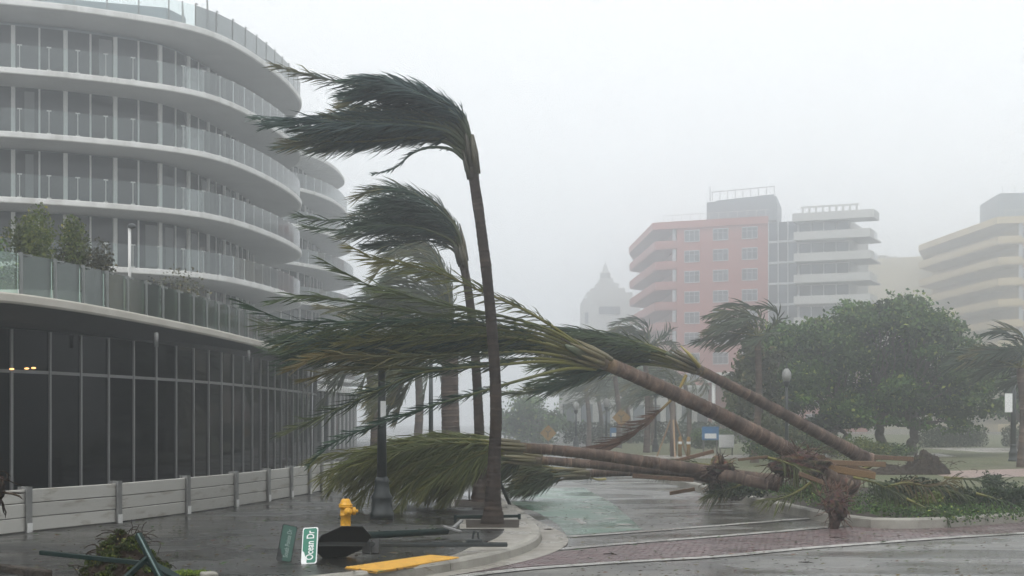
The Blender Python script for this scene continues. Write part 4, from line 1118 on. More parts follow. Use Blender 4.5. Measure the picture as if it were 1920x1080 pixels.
# ================================================================== STREET FURNITURE
def street_lamp(label, x, yb, d, h, globe=True, banner=None, group='black cast iron street lamps', sh=.075):
    b=W(x,yb,d); b.z=0.0
    root=thing('street_lamp',label,'street lamp',(b.x,b.y,0),group)
    m=MB(); m.lathe([(.20,0),(.21,.10),(.185,.13),(.175,.34),(.19,.37),(.14,.45),(.12,.62),(.13,.65),(sh*1.15,.72)],b,16); part(m,'base',iron_m,root)
    m=MB(); m.tube([b+V(0,0,.7),b+V(0,0,h*.5),b+V(0,0,h-.55)],[sh,sh*.9,sh*.72],12); m.lathe([(sh*.72,h-.56),(.10,h-.5),(.13,h-.40),(.15,h-.36),(.12,h-.33)],b,12); part(m,'shaft',iron_m,root)
    if globe:
        m=MB(); m.lathe([(.11,h-.33),(.17,h-.22),(.19,h-.10),(.165,h+.02),(.10,h+.12),(.05,h+.17)],b,14); gl=part(m,'globe',globe_m,root)
        m=MB(); m.lathe([(.055,h+.17),(.06,h+.2),(.02,h+.24),(.025,h+.28),(.004,h+.36)],b,10); part(m,'finial',iron_m,gl)
    if banner:
        y0,y1,w,off=banner; m=MB(); m.box(V(b.x+off,b.y-.09,(y0+y1)/2),(w,.012,y1-y0)); part(m,'notice',sign_white,root)
    return root
street_lamp('near black lamp post with a white notice, rising through the fallen fronds',716,973,24.45,3.25,True,(1.72,2.02,.09,.03),sh=.085)
street_lamp('black lamp post with pale globe behind the two upright palms',808,905,44,4.2)
street_lamp('black lamp post with pale globe before the large dense tree',1475,868,56,3.55)
street_lamp('black pole with white notice board at the right edge',1900,866,57,4.6,False,(2.0,2.75,.3,-.22),sh=.12)
street_lamp('dark lamp post right of the hanging dead frond',1229,848,74,3.4)
street_lamp('thin misty lamp post left of the hanging dead frond',1137,842,84,2.8)
street_lamp('thin misty lamp post nearest the far grey tree',1080,842,84,2.6)
def diamond(label,x,yb,yt,d,s):
    b=W(x,yb,d); b.z=0; t=W(x,yt,d); root=thing('warning_sign',label,'road sign',(b.x,b.y,0))
    m=MB(); m.tube([b,V(b.x,b.y,t.z+s*.3)],.04,8); part(m,'post',dmull_m,root)
    m=MB(); m.box(V(t.x,t.y-.06,t.z),(s,.02,s),Matrix.Rotation(R(45),3,'Y')); pl_=part(m,'plate',warn_m,root)
    m=MB(); c=V(t.x,t.y-.075,t.z)
    m.bar(c+V(-.02,0,-s*.38),c+V(-.02,0,s*.1),.05*s/.6,.01,(0,1,0)); m.bar(c+V(-.02,0,s*.05),c+V(s*.22,0,s*.24),.05*s/.6,.01,(0,1,0)); m.bar(c+V(-.02,0,s*.05),c+V(-s*.24,0,s*.22),.05*s/.6,.01,(0,1,0))
    part(m,'symbol',iron_m,pl_)
diamond('yellow diamond warning sign behind the hanging dead frond',1165,842,783,82,.75)
diamond('small yellow diamond warning sign left of the far hedge',1028,846,812,76,.62)
for lb,x,y0,y1,d,w,mt_ in [('blue and white notice board beside the far leaning trunk',1332,800,850,64,.75,blue_m),('white notice board right of the blue notice board',1362,815,850,66,.7,sign_white),('small blue sign panel behind the hanging dead frond',1152,802,842,86,.5,blue_m)]:
    a=W(x,y0,d); root=thing('notice_board',lb,'notice board',(a.x,a.y,0))
    m=MB(); m.tube([V(a.x-w*.4,a.y+.06,0),V(a.x-w*.4,a.y+.06,a.z)],.035,6); m.tube([V(a.x+w*.4,a.y+.06,0),V(a.x+w*.4,a.y+.06,a.z)],.035,6); part(m,'post',dmull_m,root)
    m=MB(); m.box(V(a.x,a.y,a.z-.3),(w,.05,.6)); pl_=part(m,'panel',mt_,root)
    m=MB(); m.box(V(a.x,a.y-.04,a.z-.42),(w*.7,.02,.22)); part(m,'panel_text_area',sign_white,pl_)
for lb,x in (('left yellow bollard by the braced sapling',1275),('right yellow bollard by the braced sapling',1291)):
    p=G(x,858); root=thing('yellow_bollard',lb,'bollard',p)
    m=MB(); m.lathe([(.09,0),(.09,.85),(.06,.92),(.02,.94)],p,10); part(m,'post',warn_m,root)
    m=MB(); m.lathe([(.094,.6),(.097,.62),(.097,.7),(.094,.72)],p,10); part(m,'band',sign_white,root)
sp=G(1262,858); root=thing('braced_sapling','young palm trunk held by a tripod of slanting stakes','palm tree',sp,None)
m=MB(); m.tube([sp,sp+V(0,0,2.6)],[.14,.11],8,(.15,.12,.1)); part(m,'trunk',bark_m,root)
for a in (30,150,270):
    m=MB(); q=sp+V(math.cos(R(a))*.8,math.sin(R(a))*.8,0); m.bar(q,sp+V(math.cos(R(a))*.12,math.sin(R(a))*.12,1.7),.07,.05,col_=(.36,.24,.14)); part(m,'stake',wood_m,root)
for k in range(9):
    dr=V(math.cos(k*.7)*.8-.5,math.sin(k*.7)*.8,.8).normalized(); pts=[sp+V(0,0,2.6)]
    for s_ in range(5): pts.append(pts[-1]+dr*.32); dr=(dr+WIND*.3+V(0,0,-.2)).normalized()
    part(frond_mesh(pts,.5,18,rng,width=.05),'frond',leaf_m,root)

# fire hydrant
hp=G(648,1003); root=thing('fire_hydrant','yellow fire hydrant behind the toppled stop sign','fire hydrant',hp)
m=MB(); m.lathe([(.12,0),(.12,.025),(.078,.03),(.076,.28),(.084,.285),(.084,.30),(.078,.305),(.078,.40),(.098,.405),(.10,.42),(.098,.432)],hp,20); part(m,'barrel',yellow_m,root)
m=MB(); m.lathe([(.098,.433),(.102,.44),(.10,.452),(.082,.465),(.076,.49),(.062,.52),(.045,.535)],hp,20); bo=part(m,'bonnet',yellow_m,root)
m=MB(); m.lathe([(.022,.533),(.022,.57),(.014,.578)],hp,5,smooth=False); part(m,'operating_nut',iron_m,bo)
m=MB(); m.lathe([(.042,.06),(.042,.10),(.06,.105),(.06,.145),(.042,.15),(.022,.158),(.022,.185)],hp+V(0,0,.352),12,rot=Matrix.Rotation(R(90),3,'Y')); part(m,'nozzle_cap',yellow_m,root)
m=MB(); m.lathe([(.05,.06),(.05,.095),(.064,.10),(.064,.12),(.045,.128),(.022,.13),(.022,.15)],hp+V(0,0,.345),14,rot=Matrix.Rotation(R(90),3,'X')@Matrix.Rotation(R(25),3,'Y')); part(m,'pumper_cap',yellow_m,root)
m=MB()
for k in range(8):
    a=2*math.pi*k/8; m.box(hp+V(math.cos(a)*.105,math.sin(a)*.105,.034),(.018,.018,.02)); m.box(hp+V(math.cos(a)*.094,math.sin(a)*.094,.425),(.012,.012,.04))
part(m,'flange_bolt',yellow_m,root)
# toppled stop sign post with two street-name blades
def text_mesh(txt, size, mt):
    cu=bpy.data.curves.new('lettering','FONT'); cu.body=txt; cu.size=size; cu.extrude=.0015; cu.align_x='CENTER'; cu.align_y='CENTER'; cu.offset=size*.012
    o=bpy.data.objects.new('lettering_tmp',cu); col.objects.link(o)
    bpy.context.view_layer.update()
    me=bpy.data.meshes.new_from_object(o.evaluated_get(bpy.context.evaluated_depsgraph_get()))
    bpy.data.objects.remove(o); me.materials.clear(); me.materials.append(mt); me.name='lettering'
    return me
def rrect(w,h,r,n=5):
    out=[]
    for cx,cy_,a0 in ((w/2-r,h/2-r,0),(-w/2+r,h/2-r,90),(-w/2+r,-h/2+r,180),(w/2-r,-h/2+r,270)):
        for k in range(n+1): a=R(a0+90*k/n); out.append((cx+r*math.cos(a),cy_+r*math.sin(a)))
    return out
pe=G(950,1026); ps=G(598,1040)
ps=W(604,1021,17.22); pe=W(950,1022,18.6)
root=thing('stop_sign_post','toppled stop sign showing its dark back, with green street name blades at its end','road sign',(ps.x,ps.y,0))
ax=(pe-ps).normalized()
m=MB(); m.bar(ps+ax*-.10,pe,.06,.045,bev=.006); m.bar(ps+V(0,0,.028),pe+V(0,0,.028),.03,.015); part(m,'post',iron_m,root)
oc=V((642-960)/F*17.36,17.36,.205)
upv=V(0,-.55,.40).normalized(); upv=(upv-ax*upv.dot(ax)).normalized(); nn_=ax.cross(upv).normalized()
m=MB(); P_=[]
for k in range(8):
    a=R(22.5+45*k); P_.append((math.cos(a)*.36,math.sin(a)*.36))
vs_=[oc+ax*a+upv*b-nn_*.004 for a,b in P_]+[oc+ax*a+upv*b+nn_*.004 for a,b in P_]
m.add(vs_,[tuple(range(8)),tuple(reversed(range(8,16)))]+[(i,8+i,8+(i+1)%8,(i+1)%8) for i in range(8)]); part(m,'octagon_plate',sign_back,root)
m=MB()
for u in (.60,.72): m.bevbox(ps+ax*u+V(0,-.035,-.02),(.10,.03,.20),Matrix.Rotation(R(-30),3,'X'),.006)
part(m,'small_back_plate',sign_back,root)
def blade(w,h,bottom,tiltx,tiltz,roll,field_m,txt,ts,txt_m,border_m,name,sx_=.8):
    rot=Matrix.Rotation(tiltz,3,'Z')@Matrix.Rotation(roll,3,'Y')@Matrix.Rotation(tiltx,3,'X')   # local x width, z height, -y faces the camera
    def L(x,z,y=0): return bottom+rot@V(x,y,z+h/2)
    m=MB(); o=rrect(w,h,.025); n=len(o)
    vs_=[L(x,z,-.003) for x,z in o]+[L(x,z,.003) for x,z in o]
    m.add(vs_,[tuple(range(n)),tuple(reversed(range(n,2*n)))]+[(i,n+i,n+(i+1)%n,(i+1)%n) for i in range(n)])
    pl_=part(m,name,border_m,root)
    # green field with its stepped lower left corner
    a,b=w/2-.012,h/2-.012
    f=[(a,-b+.02),(a,b-.02),(a-.015,b),(-a+.015,b),(-a,b-.02),(-a,-b*.30),(-a+.02,-b*.38),(-a+.035,-b*.62),(-a+.055,-b*.70),(-a+.055,-b),(a-.015,-b)]
    m=MB(); m.add([L(x,z,-.0055) for x,z in f],[tuple(range(len(f)))]); part(m,'green_field',field_m,pl_)
    me=text_mesh(txt,ts,txt_m); o=bpy.data.objects.new('lettering',me); col.objects.link(o); o.parent=pl_
    # text x -> up the blade, text y -> left
    B_=Matrix(((0,-1,0),(0,0,-1),(1,0,0)))
    M=(rot@B_).to_4x4()@Matrix.Diagonal((sx_,1.15,1,1)); M.translation=L(.010,.0,-.0085)
    o.matrix_basis=Matrix.Translation(-off_of(pl_))@M
    return pl_
b1=G(577,1057); b2=G(545,1054)
blade(.185,.475,b2+V(-.09,.03,0),R(-24),R(14),R(13),sign_dgreen,'South Pointe Dr',.068,sign_grey,sign_back,'name_blade')
blade(.19,.455,b1+V(.015,-.02,0),R(-24),R(-8),R(-4),sign_green,'Ocean Dr',.112,sign_white,sign_white,'name_blade')
m=MB(); m.bar(b1+V(-.02,.24,.2),ps-ax*.1,.03); part(m,'blade_bracket',iron_m,root)

# second toppled pole (green) with its broken bracket
a=W(690,1004,19.6); b=W(838,996,20.6); a.z=max(a.z,.05)
root=thing('fallen_green_pole','dark green pole lying on the sidewalk behind the stop sign','pole',(a.x,a.y,0))
m=MB(); m.tube([a,b],[.05,.045],10); part(m,'shaft',green_metal,root)
m=MB(); m.bar(W(832,987,20.5),W(864,997,20.2),.05,.03,bev=.005); m.bar(W(850,990,20.5),W(866,976,20.8),.05,.03); part(m,'bracket',dmull_m,root)
a=G(852,979); b=G(974,977)
root=thing('tree_guard_rail','low dark green rail bent around the tall palm base','rail',a)
m=MB(); m.bar(a+V(0,.35,.06),b+V(0,.35,.06),.06,.05,bev=.006); part(m,'bar',green_metal,root)
m=MB(); m.bar(b+V(0,.35,.0),b+V(0,.35,.10),.05); m.bar(a+V(0,.35,.0),a+V(0,.35,.10),.05); part(m,'foot',green_metal,root)
root=thing('bent_stake','dark slanting metal stake between the upright palms and fallen fronds','stake',G(845,945))
m=MB(); m.bar(G(843,948)+V(0,0,0),W(886,850,28.3),.05,.03); part(m,'bar',green_metal,root)
root=thing('leaning_stake','dark slanting stake right of the tall palm trunk','stake',G(956,945))
m=MB(); m.bar(G(956,946),W(938,905,27.5),.06,.04); part(m,'bar',green_metal,root)
root=thing('bike_hoop','grey metal hoop half buried in the fallen fronds','bike rack',G(880,935))
h0=G(880,935); m=MB(); m.tube(cat([h0,h0+V(0,0,.6),h0+V(.08,0,.78),h0+V(.25,.1,.82),h0+V(.42,.2,.78),h0+V(.5,.2,.6),h0+V(.5,.2,0)],5),.022,8); part(m,'tube',steel_m,root)
root=thing('bracket_debris','small broken dark fitting lying right of the stop sign','debris',G(888,1018)); q=G(890,1018)
m=MB(); m.bevbox(q+V(0,0,.03),(.22,.08,.05),None,.01); m.bevbox(q+V(-.02,0,.1),(.03,.05,.14),Matrix.Rotation(R(12),3,'Y'),.006); m.bevbox(q+V(.05,0,.1),(.03,.05,.12),Matrix.Rotation(R(-8),3,'Y'),.006); part(m,'fitting',iron_m,root)

# tree pits
def pit(x0,x1,y0,y1,nm,wd=.16):
    c=[G(x0,y1),G(x1,y1),G(x1,y0),G(x0,y0)]
    m=MB(); o=[V(*p.xy,.0045) for p in c]; ce=(o[0]+o[1]+o[2]+o[3])/4; i_=[p+(ce-p).normalized()*wd*1.4 for p in o]
    m.add(o+i_,[(k,(k+1)%4,4+(k+1)%4,4+k) for k in range(4)]); tag(m.build(nm,conc_m),kind='structure')
    m=MB(); m.add([p+V(0,0,.002) for p in i_],[(0,1,2,3)]); tag(m.build('pit_soil',soil_m),kind='structure')
pit(862,985,974,992,'tree_pit_edge')
pit(845,945,936,952,'tree_pit_edge')

# tactile warning surface with real ridges
t0,t1,t2,t3=G(646,1066),G(808,1043),G(862,1047.5),G(706,1074)
m=MB(); m.add([V(*p.xy,.008) for p in (t0,t3,t2,t1)]+[V(*p.xy,-.01) for p in (t0,t3,t2,t1)],[(0,1,2,3),(4,5,1,0),(5,6,2,1),(6,7,3,2),(7,4,0,3)])
tp_=tag(m.build('tactile_paving',tactile_base),kind='structure')
m=MB(); NR=26
for k in range(NR):                              # rows of truncated domes
    u=(k+.5)/NR; a=t0.lerp(t1,u); b=t3.lerp(t2,u)
    for j in range(13):
        q=a.lerp(b,(j+.5)/13); m.lathe([(.025,.008),(.019,.020),(.010,.023)],V(q.x,q.y,0),6)
o=m.build('truncated_domes',tactile_m,tp_); o['kind']='stuff'

# ================================================================== FOREGROUND ROOT MOUND
rng=random.Random(4)
mc=W(232,1075,13.6); mc.z=.12
root=thing('root_mound','mossy uprooted root mound in front of the flood barrier','root ball',(mc.x,mc.y,0))
def mound_z(x,y):                               # peaked, lumpy heap
    r=math.hypot(x/.56,y/.46); h=.64*max(0,1-r)**.75 if r<1 else 0
    n_=noise.noise(V(x*5,y*5,3.3))*.10+noise.noise(V(x*12,y*12,7))*.05
    return max(-.02,h+n_*min(1,(1.05-r)*3) if r<1.05 else -.02)
m=MB(); K=44; vs_=[]; cs=[]
for i in range(K+1):
    for j in range(K+1):
        x=-.62+1.24*i/K; y=-.52+1.04*j/K; vs_.append(V(mc.x+x,mc.y+y,mound_z(x,y))); c=rng.uniform(.5,1.5); cs.append((.030*c,.020*c,.013*c))
m.add(vs_,[(i*(K+1)+j,(i+1)*(K+1)+j,(i+1)*(K+1)+j+1,i*(K+1)+j+1) for i in range(K) for j in range(K)],cs,True); part(m,'soil',root_m,root)
m=MB(); MO=[(.022,.034,.008),(.085,.11,.018),(.14,.12,.03)]; bl=[]
for _ in range(170):
    x=rng.gauss(0,.24); y=rng.gauss(-.05,.2); z=mound_z(x,y)
    if z<.12 or (z<.42 and rng.random()<.45): continue
    bl.append((mc.x+x,mc.y+y,z+.01,.06,.06,.035))
leaf_cloud(m,bl,11000,.030,rng,MO); part(m,'moss',tree_leaf,root)
m=MB()
for _ in range(70):
    x=rng.gauss(0,.3); y=rng.gauss(-.1,.22); p=V(mc.x+x,mc.y+y,mound_z(x,y)); pts=[p]; d_=V(rng.gauss(x*2,.5),rng.gauss(-.3,.5),rng.uniform(.1,.9)).normalized()
    for s_ in range(4): p=p+d_*rng.uniform(.03,.07); pts.append(p); d_=(d_+V(rng.gauss(0,.4),rng.gauss(0,.4),-.35)).normalized()
    m.tube(pts,.0045,4,(.04,.027,.018))
part(m,'torn_roots',root_m,root)
m=MB()
for _ in range(14):
    p=V(mc.x+rng.uniform(.0,.22),mc.y-.02,.52); pts=[p]; d_=V(rng.uniform(-.6,.8),rng.uniform(-.4,.4),rng.uniform(.2,1)).normalized()
    for s_ in range(6): p=p+d_*rng.uniform(.03,.06); pts.append(p); d_=(d_+V(rng.gauss(0,.5),rng.gauss(0,.3),-.25)).normalized()
    m.tube(pts,.004,4,(.05,.035,.025))
part(m,'rootlets',root_m,root)
def bar_thing(label,a,b,w,h,mt_,name='metal_bar',top=None):
    a,b=Vector(a),Vector(b); r_=thing(name,label,'debris',(min(a,b,key=lambda p:p.z).x,a.y,0))
    m=MB(); m.bar(a,b,w,h,bev=.004); part(m,'bar',mt_,r_)
    if top:
        m=MB(); d_=(b-a); m.bar(a+d_*.02+V(0,-w*.55,h*.2),b-d_*.02+V(0,-w*.55,h*.2),.012,h*.6); part(m,'highlight_face',top,r_)
    return r_
grn_pale=mat('green_highlight_face',(.15,.20,.195),.45,.3,noise_=(9,(.05,.09,.085),.4,.7))  # pale strip that paints a highlight onto the dark bar
bar_thing('long dark green metal bar slanting across the mossy root mound',W(76,1036,13.2),W(268,1056,12.9),.05,.04,green_metal)
bar_thing('upright bar with pale highlight edge broken on top of the root mound',W(259,1002,13.0),W(305,1092,12.6),.055,.05,green_metal,top=grn_pale)
bar_thing('short dark green bar crossing low in front of the root mound',W(226,1092,12.6),W(276,1046,12.8),.05,.04,green_metal)
bar_thing('broken dark green plate sticking out right of the root mound',W(275,1052,12.9),W(345,1090,12.7),.12,.025,green_metal)
p=G(358,1078); root=thing('grass_tuft','bright green grass patch right of the root mound','grass',p)
m=MB(); bl=[(p.x+rng.uniform(-.16,.16),p.y+rng.uniform(-.1,.1),.02,.07,.07,.035) for _ in range(16)]; leaf_cloud(m,bl,2600,.022,rng,[(.10,.16,.02),(.2,.26,.04),(.22,.25,.05)]); part(m,'blades',tree_leaf,root)
p=G(392,1084); m=MB(); m.bevbox(p+V(0,0,.03),(.16,.2,.07),Matrix.Rotation(R(25),3,'Z'),.015); tag(m.build('kerb_fragment',kerb_m),'pale broken concrete lump right of the grass patch','debris')
p=W(-12,915,13.4); root=thing('hanging_roots','dark torn root clump poking in at the left edge above the barrier','root ball',(p.x,p.y,0))
part(root_ball_mesh(p,.09,.12,.17,rng,24,(.035,.026,.018),.22),'soil',root_m,root)
m=MB(); m.tube(cat([p+V(.0,0,-.1),p+V(-.05,0,-.4),p+V(-.1,.05,-.7),V(p.x-.1,p.y,0)],4),[.05,.045,.05,.07],8,(.05,.04,.03)); part(m,'stem',root_m,root)
m=MB(); a=G(-30,1066); b=G(92,1082); m.bar(V(a.x,a.y,.03),V(b.x,b.y,.03),.1,.09,bev=.015); tag(m.build('dark_timber_edge',soil_m),'dark timber edging at the lower left corner','edging')

# ================================================================== UPROOTED STUMPS, BRACES, DEBRIS ON THE RIGHT
rng=random.Random(14)
p=W(1497,870,26.3); root=thing('root_plate','ragged brown root plate torn up beside the nearer leaning trunk','root ball',(p.x,p.y,0))
part(root_ball_mesh(p,.50,.36,.17,rng,110,(.085,.06,.047),.45),'soil',root_m,root)
m=trunk_mesh(cat([W(1536,885,26.2),W(1560,895,26.3),W(1592,912,26.4)],5),.15,.13,rng,scar=False); part(m,'stump',bark_m,root)
p=W(1568,925,24.1); root=thing('hanging_root_clump','reddish root clump dangling over the park kerb onto the road','root ball',(p.x,p.y,ROAD))
m=root_ball_mesh(W(1568,948,23.8),.17,.17,.24,rng,60,(.10,.062,.048),.3)
for _ in range(40):
    a=W(1568+rng.gauss(0,24),900+rng.uniform(-8,12),24.4); b=W(1567+rng.gauss(0,8),968+rng.gauss(0,6),23.7); c=a.lerp(b,.5)+V(rng.gauss(0,.08),rng.gauss(0,.05),0); m.tube(cat([a,c,b],4),.008,4,(.12*rng.uniform(.5,1.4),.075,.058))
part(m,'roots',root_m,root)
m=MB(); m.tube([W(1566,955,23.8),V(W(1568,978,23.6).x,23.75,ROAD)],[.13,.07],8,(.08,.05,.04)); part(m,'tip',root_m,root)
p=G(1735,890,.03); root=thing('soil_mound','dark upturned soil mound with grass on top behind the bed','root ball',p)
def heap(c,rx,ry,h,seed,colr,K=34):              # lumpy heap of torn soil
    m=MB(); vs_=[]; cs=[]
    for i in range(K+1):
        for j in range(K+1):
            x=-1.05+2.1*i/K; y=-1.05+2.1*j/K; r=math.hypot(x,y); q=V(x*3+seed,y*3,seed)
            z=h*max(0,1-r)**.6+h*(.5*noise.noise(q)+.3*noise.noise(q*2.7))*max(0,min(1,(1-r)*3)) if r<1 else -.04
            vs_.append(V(c.x+x*rx,c.y+y*ry,c.z+z)); v=rng.uniform(.5,1.5); cs.append(tuple(k*v for k in colr))
    m.add(vs_,[(i*(K+1)+j,(i+1)*(K+1)+j,(i+1)*(K+1)+j+1,i*(K+1)+j+1) for i in range(K) for j in range(K)],cs,True); return m
part(heap(p+V(.1,.3,0),.75,.6,.62,2.1,(.045,.034,.026)),'soil',root_m,root)
part(heap(p+V(-.9,.1,0),.9,.5,.30,5.3,(.045,.034,.026)),'spill',root_m,root)
m=MB()
for _ in range(60):
    q=p+V(rng.gauss(0,.5),rng.gauss(.1,.2),rng.uniform(.15,.45)); pts=[q]; d_=V(rng.gauss(0,1),rng.gauss(-.3,.5),rng.gauss(.2,.5)).normalized()
    for s_ in range(4): q=q+d_*rng.uniform(.05,.11); pts.append(q); d_=(d_+V(rng.gauss(0,.4),rng.gauss(0,.4),-.3)).normalized()
    m.tube(pts,.008,4,(.07,.05,.035))
part(m,'torn_roots',root_m,root)
m=MB(); leaf_cloud(m,[(p.x+.1+rng.uniform(-.4,.4),p.y+.3,.52,.1,.1,.05) for _ in range(10)],900,.05,rng,[(.08,.08,.04),(.15,.13,.06),(.2,.16,.08)]); part(m,'grass_top',tree_leaf,root)
p=W(1352,866,32); root=thing('fibre_tuft','tan fibrous root tuft beyond the fallen trunks','root ball',(p.x,p.y,0))
part(root_ball_mesh(V(p.x,p.y,.42),.34,.3,.4,rng,80,(.16,.11,.065),.3),'roots',root_m,root)
p=G(1378,912); root=thing('broken_stump','dark split stump at the root end of the fallen trunks','stump',p)
m=trunk_mesh(cat([W(1352,889,26.9),W(1395,899,26.7),W(1440,910,26.6)],5),.115,.10,rng,scar=False); part(m,'wood',bark_m,root)
part(root_ball_mesh(W(1350,882,27.0),.25,.2,.12,rng,30,(.05,.035,.03),.3),'splinters',root_m,root)
BR=[('brace timber from the soil mound to the far leaning trunk',1640,857,1712,861,31,.10,(.36,.22,.13)),
    ('pale brace timber under the nearer leaning trunk',1543,867,1660,871,26.6,.10,(.46,.29,.15)),
    ('broad orange brace timber below the pale one',1546,876,1640,893,26.2,.13,(.50,.29,.10)),
    ('dark brace timber between the two leaning trunks',1512,846,1600,884,28.5,.09,(.22,.13,.08)),
    ('thin brown timber slanting down over the bed beside the root plate',1498,888,1582,920,25.4,.08,(.30,.17,.09)),
    ('long pale timber lying behind the fallen trunk',1348,880,1470,896,28.6,.09,(.44,.28,.16)),
    ('tilted timber pole rising behind the fallen trunks',1238,872,1338,846,33,.09,(.36,.20,.11)),
    ('short tan stick right of the fibrous tuft',1384,862,1440,856,31,.06,(.40,.25,.13)),
    ('grey-brown timber lying under the longest fallen trunk',1186,892,1300,900,29,.09,(.28,.17,.11)),
    ('short timber end on the road at the tip of the bed',1256,925,1302,917,30.2,.08,(.40,.24,.11)),
    ('small brown timber hidden between root plate and orange brace',1590,872,1640,888,27.5,.07,(.34,.21,.11)),
    ('dark timber lying in the bed left of the hanging roots',1280,894,1350,905,30.0,.08,(.2,.13,.09))]
for lb,x0,y0,x1,y1,d,w,c in BR:
    a=W(x0,y0,d); b=W(x1,y1,d+.3)
    r_=thing('timber_brace',lb,'timber',(min((a,b),key=lambda p:p.z).x,a.y,0),'palm brace timbers')
    m=MB(); m.bar(a,b,w*.6,w,bev=.008,col_=tuple(v*f_ for v,f_ in zip(c,(.30,.30,.32)))); part(m,'beam',wood_m,r_)
TF=[('torn frond draped over the park kerb left of the hanging roots',[(1520,905),(1495,922),(1462,935),(1430,938)],25.6,.5),
    ('torn frond sagging from the root plate towards the bed',[(1600,895),(1640,905),(1680,925),(1700,938)],25.2,.5),
    ('torn frond lying along the bed below the soil mound',[(1690,905),(1735,912),(1780,920),(1815,930)],27.0,.55),
    ('torn frond flattened behind the longest fallen trunk',[(1330,872),(1290,868),(1250,874),(1215,880)],31.0,.5),
    ('torn frond crumpled at the tip of the bed under the split stump',[(1400,905),(1372,915),(1345,925),(1322,932)],27.5,.5),
    ('torn frond hanging over the kerb near the right edge',[(1830,925),(1865,935),(1895,945),(1925,950)],25.9,.45),
    ('dry brown torn frond on the shrubs right of the hanging roots',[(1655,915),(1700,905),(1745,912),(1790,900)],25.6,.5),
    ('torn frond lying across the lawn edge right of the soil mound',[(1770,895),(1815,898),(1860,905),(1900,908)],29.5,.55),
    ('limp torn frond dangling over the kerb below the yellow-green shrub',[(1700,935),(1730,950),(1755,962),(1775,968)],24.4,.4),
    ('torn frond bent over the root plate of the nearer leaning trunk',[(1440,858),(1470,866),(1505,882),(1530,905)],25.9,.5),
    ('torn frond heaped between the two leaning trunk bases',[(1640,872),(1610,880),(1575,884),(1550,892)],28.0,.5)]
for lb,pp,d,lf in TF:
    cv=[W(x,y,d-.1*i) for i,(x,y) in enumerate(pp)]
    root=thing('torn_frond',lb,'palm frond',(cv[-1].x,cv[-1].y,0),'torn fronds among the fallen palms')
    part(frond_mesh(cv,lf,40,rng,pet=.15,wind=.2,grav=.35,green=(.11,.075,.04) if 'dry' in lb else rng.choice([(.04,.06,.025),(.03,.05,.022),(.07,.085,.03)]),r0=.025,keep=.8,spread=50),'leaflets',leaf_m,root)
m=MB(); LC=[(.05,.045,.02),(.11,.09,.035),(.07,.09,.03)]
for _ in range(2600):                             # leaf scraps strewn over road and sidewalk
    if rng.random()<.55: p=G(rng.uniform(950,1900),940+150*rng.random()**1.3,ROAD); z=ROAD+.017
    else: p=G(rng.uniform(60,900),945+130*rng.random(),0); z=.012
    if z<0 and p.x>5.0 and p.y>23.5: continue
    if z<0 and p.x<.7: continue
    if z>0 and p.x>-.9: continue
    s_=rng.uniform(.015,.05)*(1.6 if rng.random()<.1 else 1); a=rng.uniform(0,6.28); t=V(math.cos(a),math.sin(a),rng.uniform(-.05,.2)); b_=V(-math.sin(a),math.cos(a),rng.uniform(-.1,.2)); c=tuple(v*rng.uniform(.5,1.3) for v in rng.choice(LC)); p=V(p.x,p.y,z+.004)
    m.add([p-t*s_,p+b_*s_*.3+V(0,0,.006),p+t*s_,p-b_*s_*.3],[(0,1,2),(0,2,3)],c)
tag(m.build('leaf_litter',tree_leaf),'scattered leaf scraps strewn over the wet road and sidewalk','litter',kind='stuff')
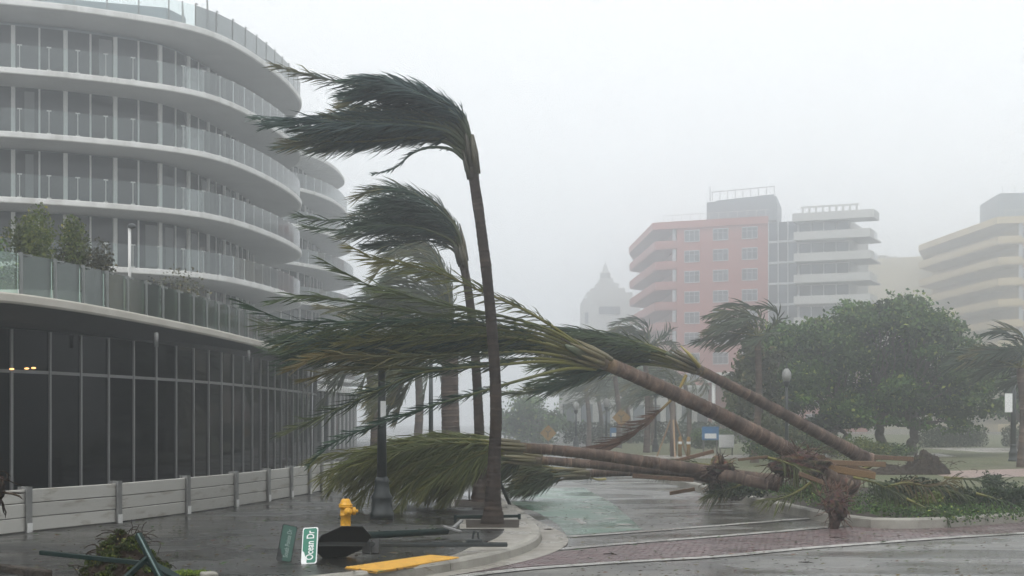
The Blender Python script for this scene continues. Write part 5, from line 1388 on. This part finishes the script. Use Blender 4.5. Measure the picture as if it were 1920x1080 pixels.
# torn fronds and litter on the road
p=G(1108,912,ROAD); root=thing('torn_frond','small torn green frond lying alone on the wet road','palm frond',p)
part(frond_mesh([G(1135,906,ROAD)+V(0,0,.12),G(1118,908,ROAD)+V(0,0,.14),G(1098,905,ROAD)+V(0,0,.22),G(1090,903,ROAD)+V(0,0,.2)],.35,26,rng,pet=.3,wind=.2,petcol=(.4,.32,.08),r0=.04),'leaflets',leaf_m,root)
for lb,x,y in (('dark twig on the concrete apron at the corner',1030,995),('short dark twig lying on the brick crosswalk',1144,1041),('tiny dark leaf litter near the right white line',1568,1010),('green leaf scrap on the wet road at bottom',1512,1057),('dark scrap beside the park kerb',1418,934)):
    p=G(x,y,ROAD); root=thing('twig',lb,'debris',p); m=MB()
    m.tube(cat([p+V(-.09,.05,.016),p+V(-.03,-.02,.022),p+V(.03,.02,.018),p+V(.09,-.04,.012)],4),[.004,.008,.007,.003],5,(.04,.03,.022)); part(m,'stick',root_m,root)
    m=MB(); leaf_cloud(m,[(p.x,p.y,ROAD+.022,.05,.05,.006)],5,.04,rng,[(.03,.03,.02),(.07,.06,.03),(.08,.07,.03)]); part(m,'leaves',tree_leaf,root)
p=G(167,984); m=MB(); leaf_cloud(m,[(p.x,p.y,.03,.03,.03,.02)],6,.06,rng,[(.3,.10,.02),(.35,.13,.03),(.3,.1,.02)]); tag(m.build('fallen_leaf',tree_leaf),'single orange leaf at the foot of the flood barrier','leaf')
# terrace lamp
p=W(243,560,36); t=W(243,428,36); root=thing('terrace_lamp','slim grey terrace lamp with small dark head above the glass rail','lamp',(p.x,p.y,4.1))
m=MB(); m.tube([V(p.x,p.y,4.1),V(p.x,p.y,t.z)],.04,8); part(m,'pole',mull_m,root)
m=MB(); m.lathe([(.03,0),(.10,.03),(.11,.08),(.06,.13),(.02,.15)],V(p.x+.06,p.y,t.z-.02),10); part(m,'head',iron_m,root)

# ================================================================== HAZE
hz=MB(); hz.box((0,205,18.5),(520,480,39))
hm=bpy.data.materials.new('haze'); hm.use_nodes=True
N=hm.node_tree.nodes; N.remove(N['Principled BSDF'])
pv=N.new('ShaderNodeVolumePrincipled'); pv.inputs['Color'].default_value=(.95,.975,1.0,1); pv.inputs['Density'].default_value=.0047; pv.inputs['Anisotropy'].default_value=.82
hm.node_tree.links.new(pv.outputs[0],N['Material Output'].inputs['Volume'])
ho=hz.build('haze',hm); tag(ho,'pale rain haze filling the whole street','haze',kind='stuff')
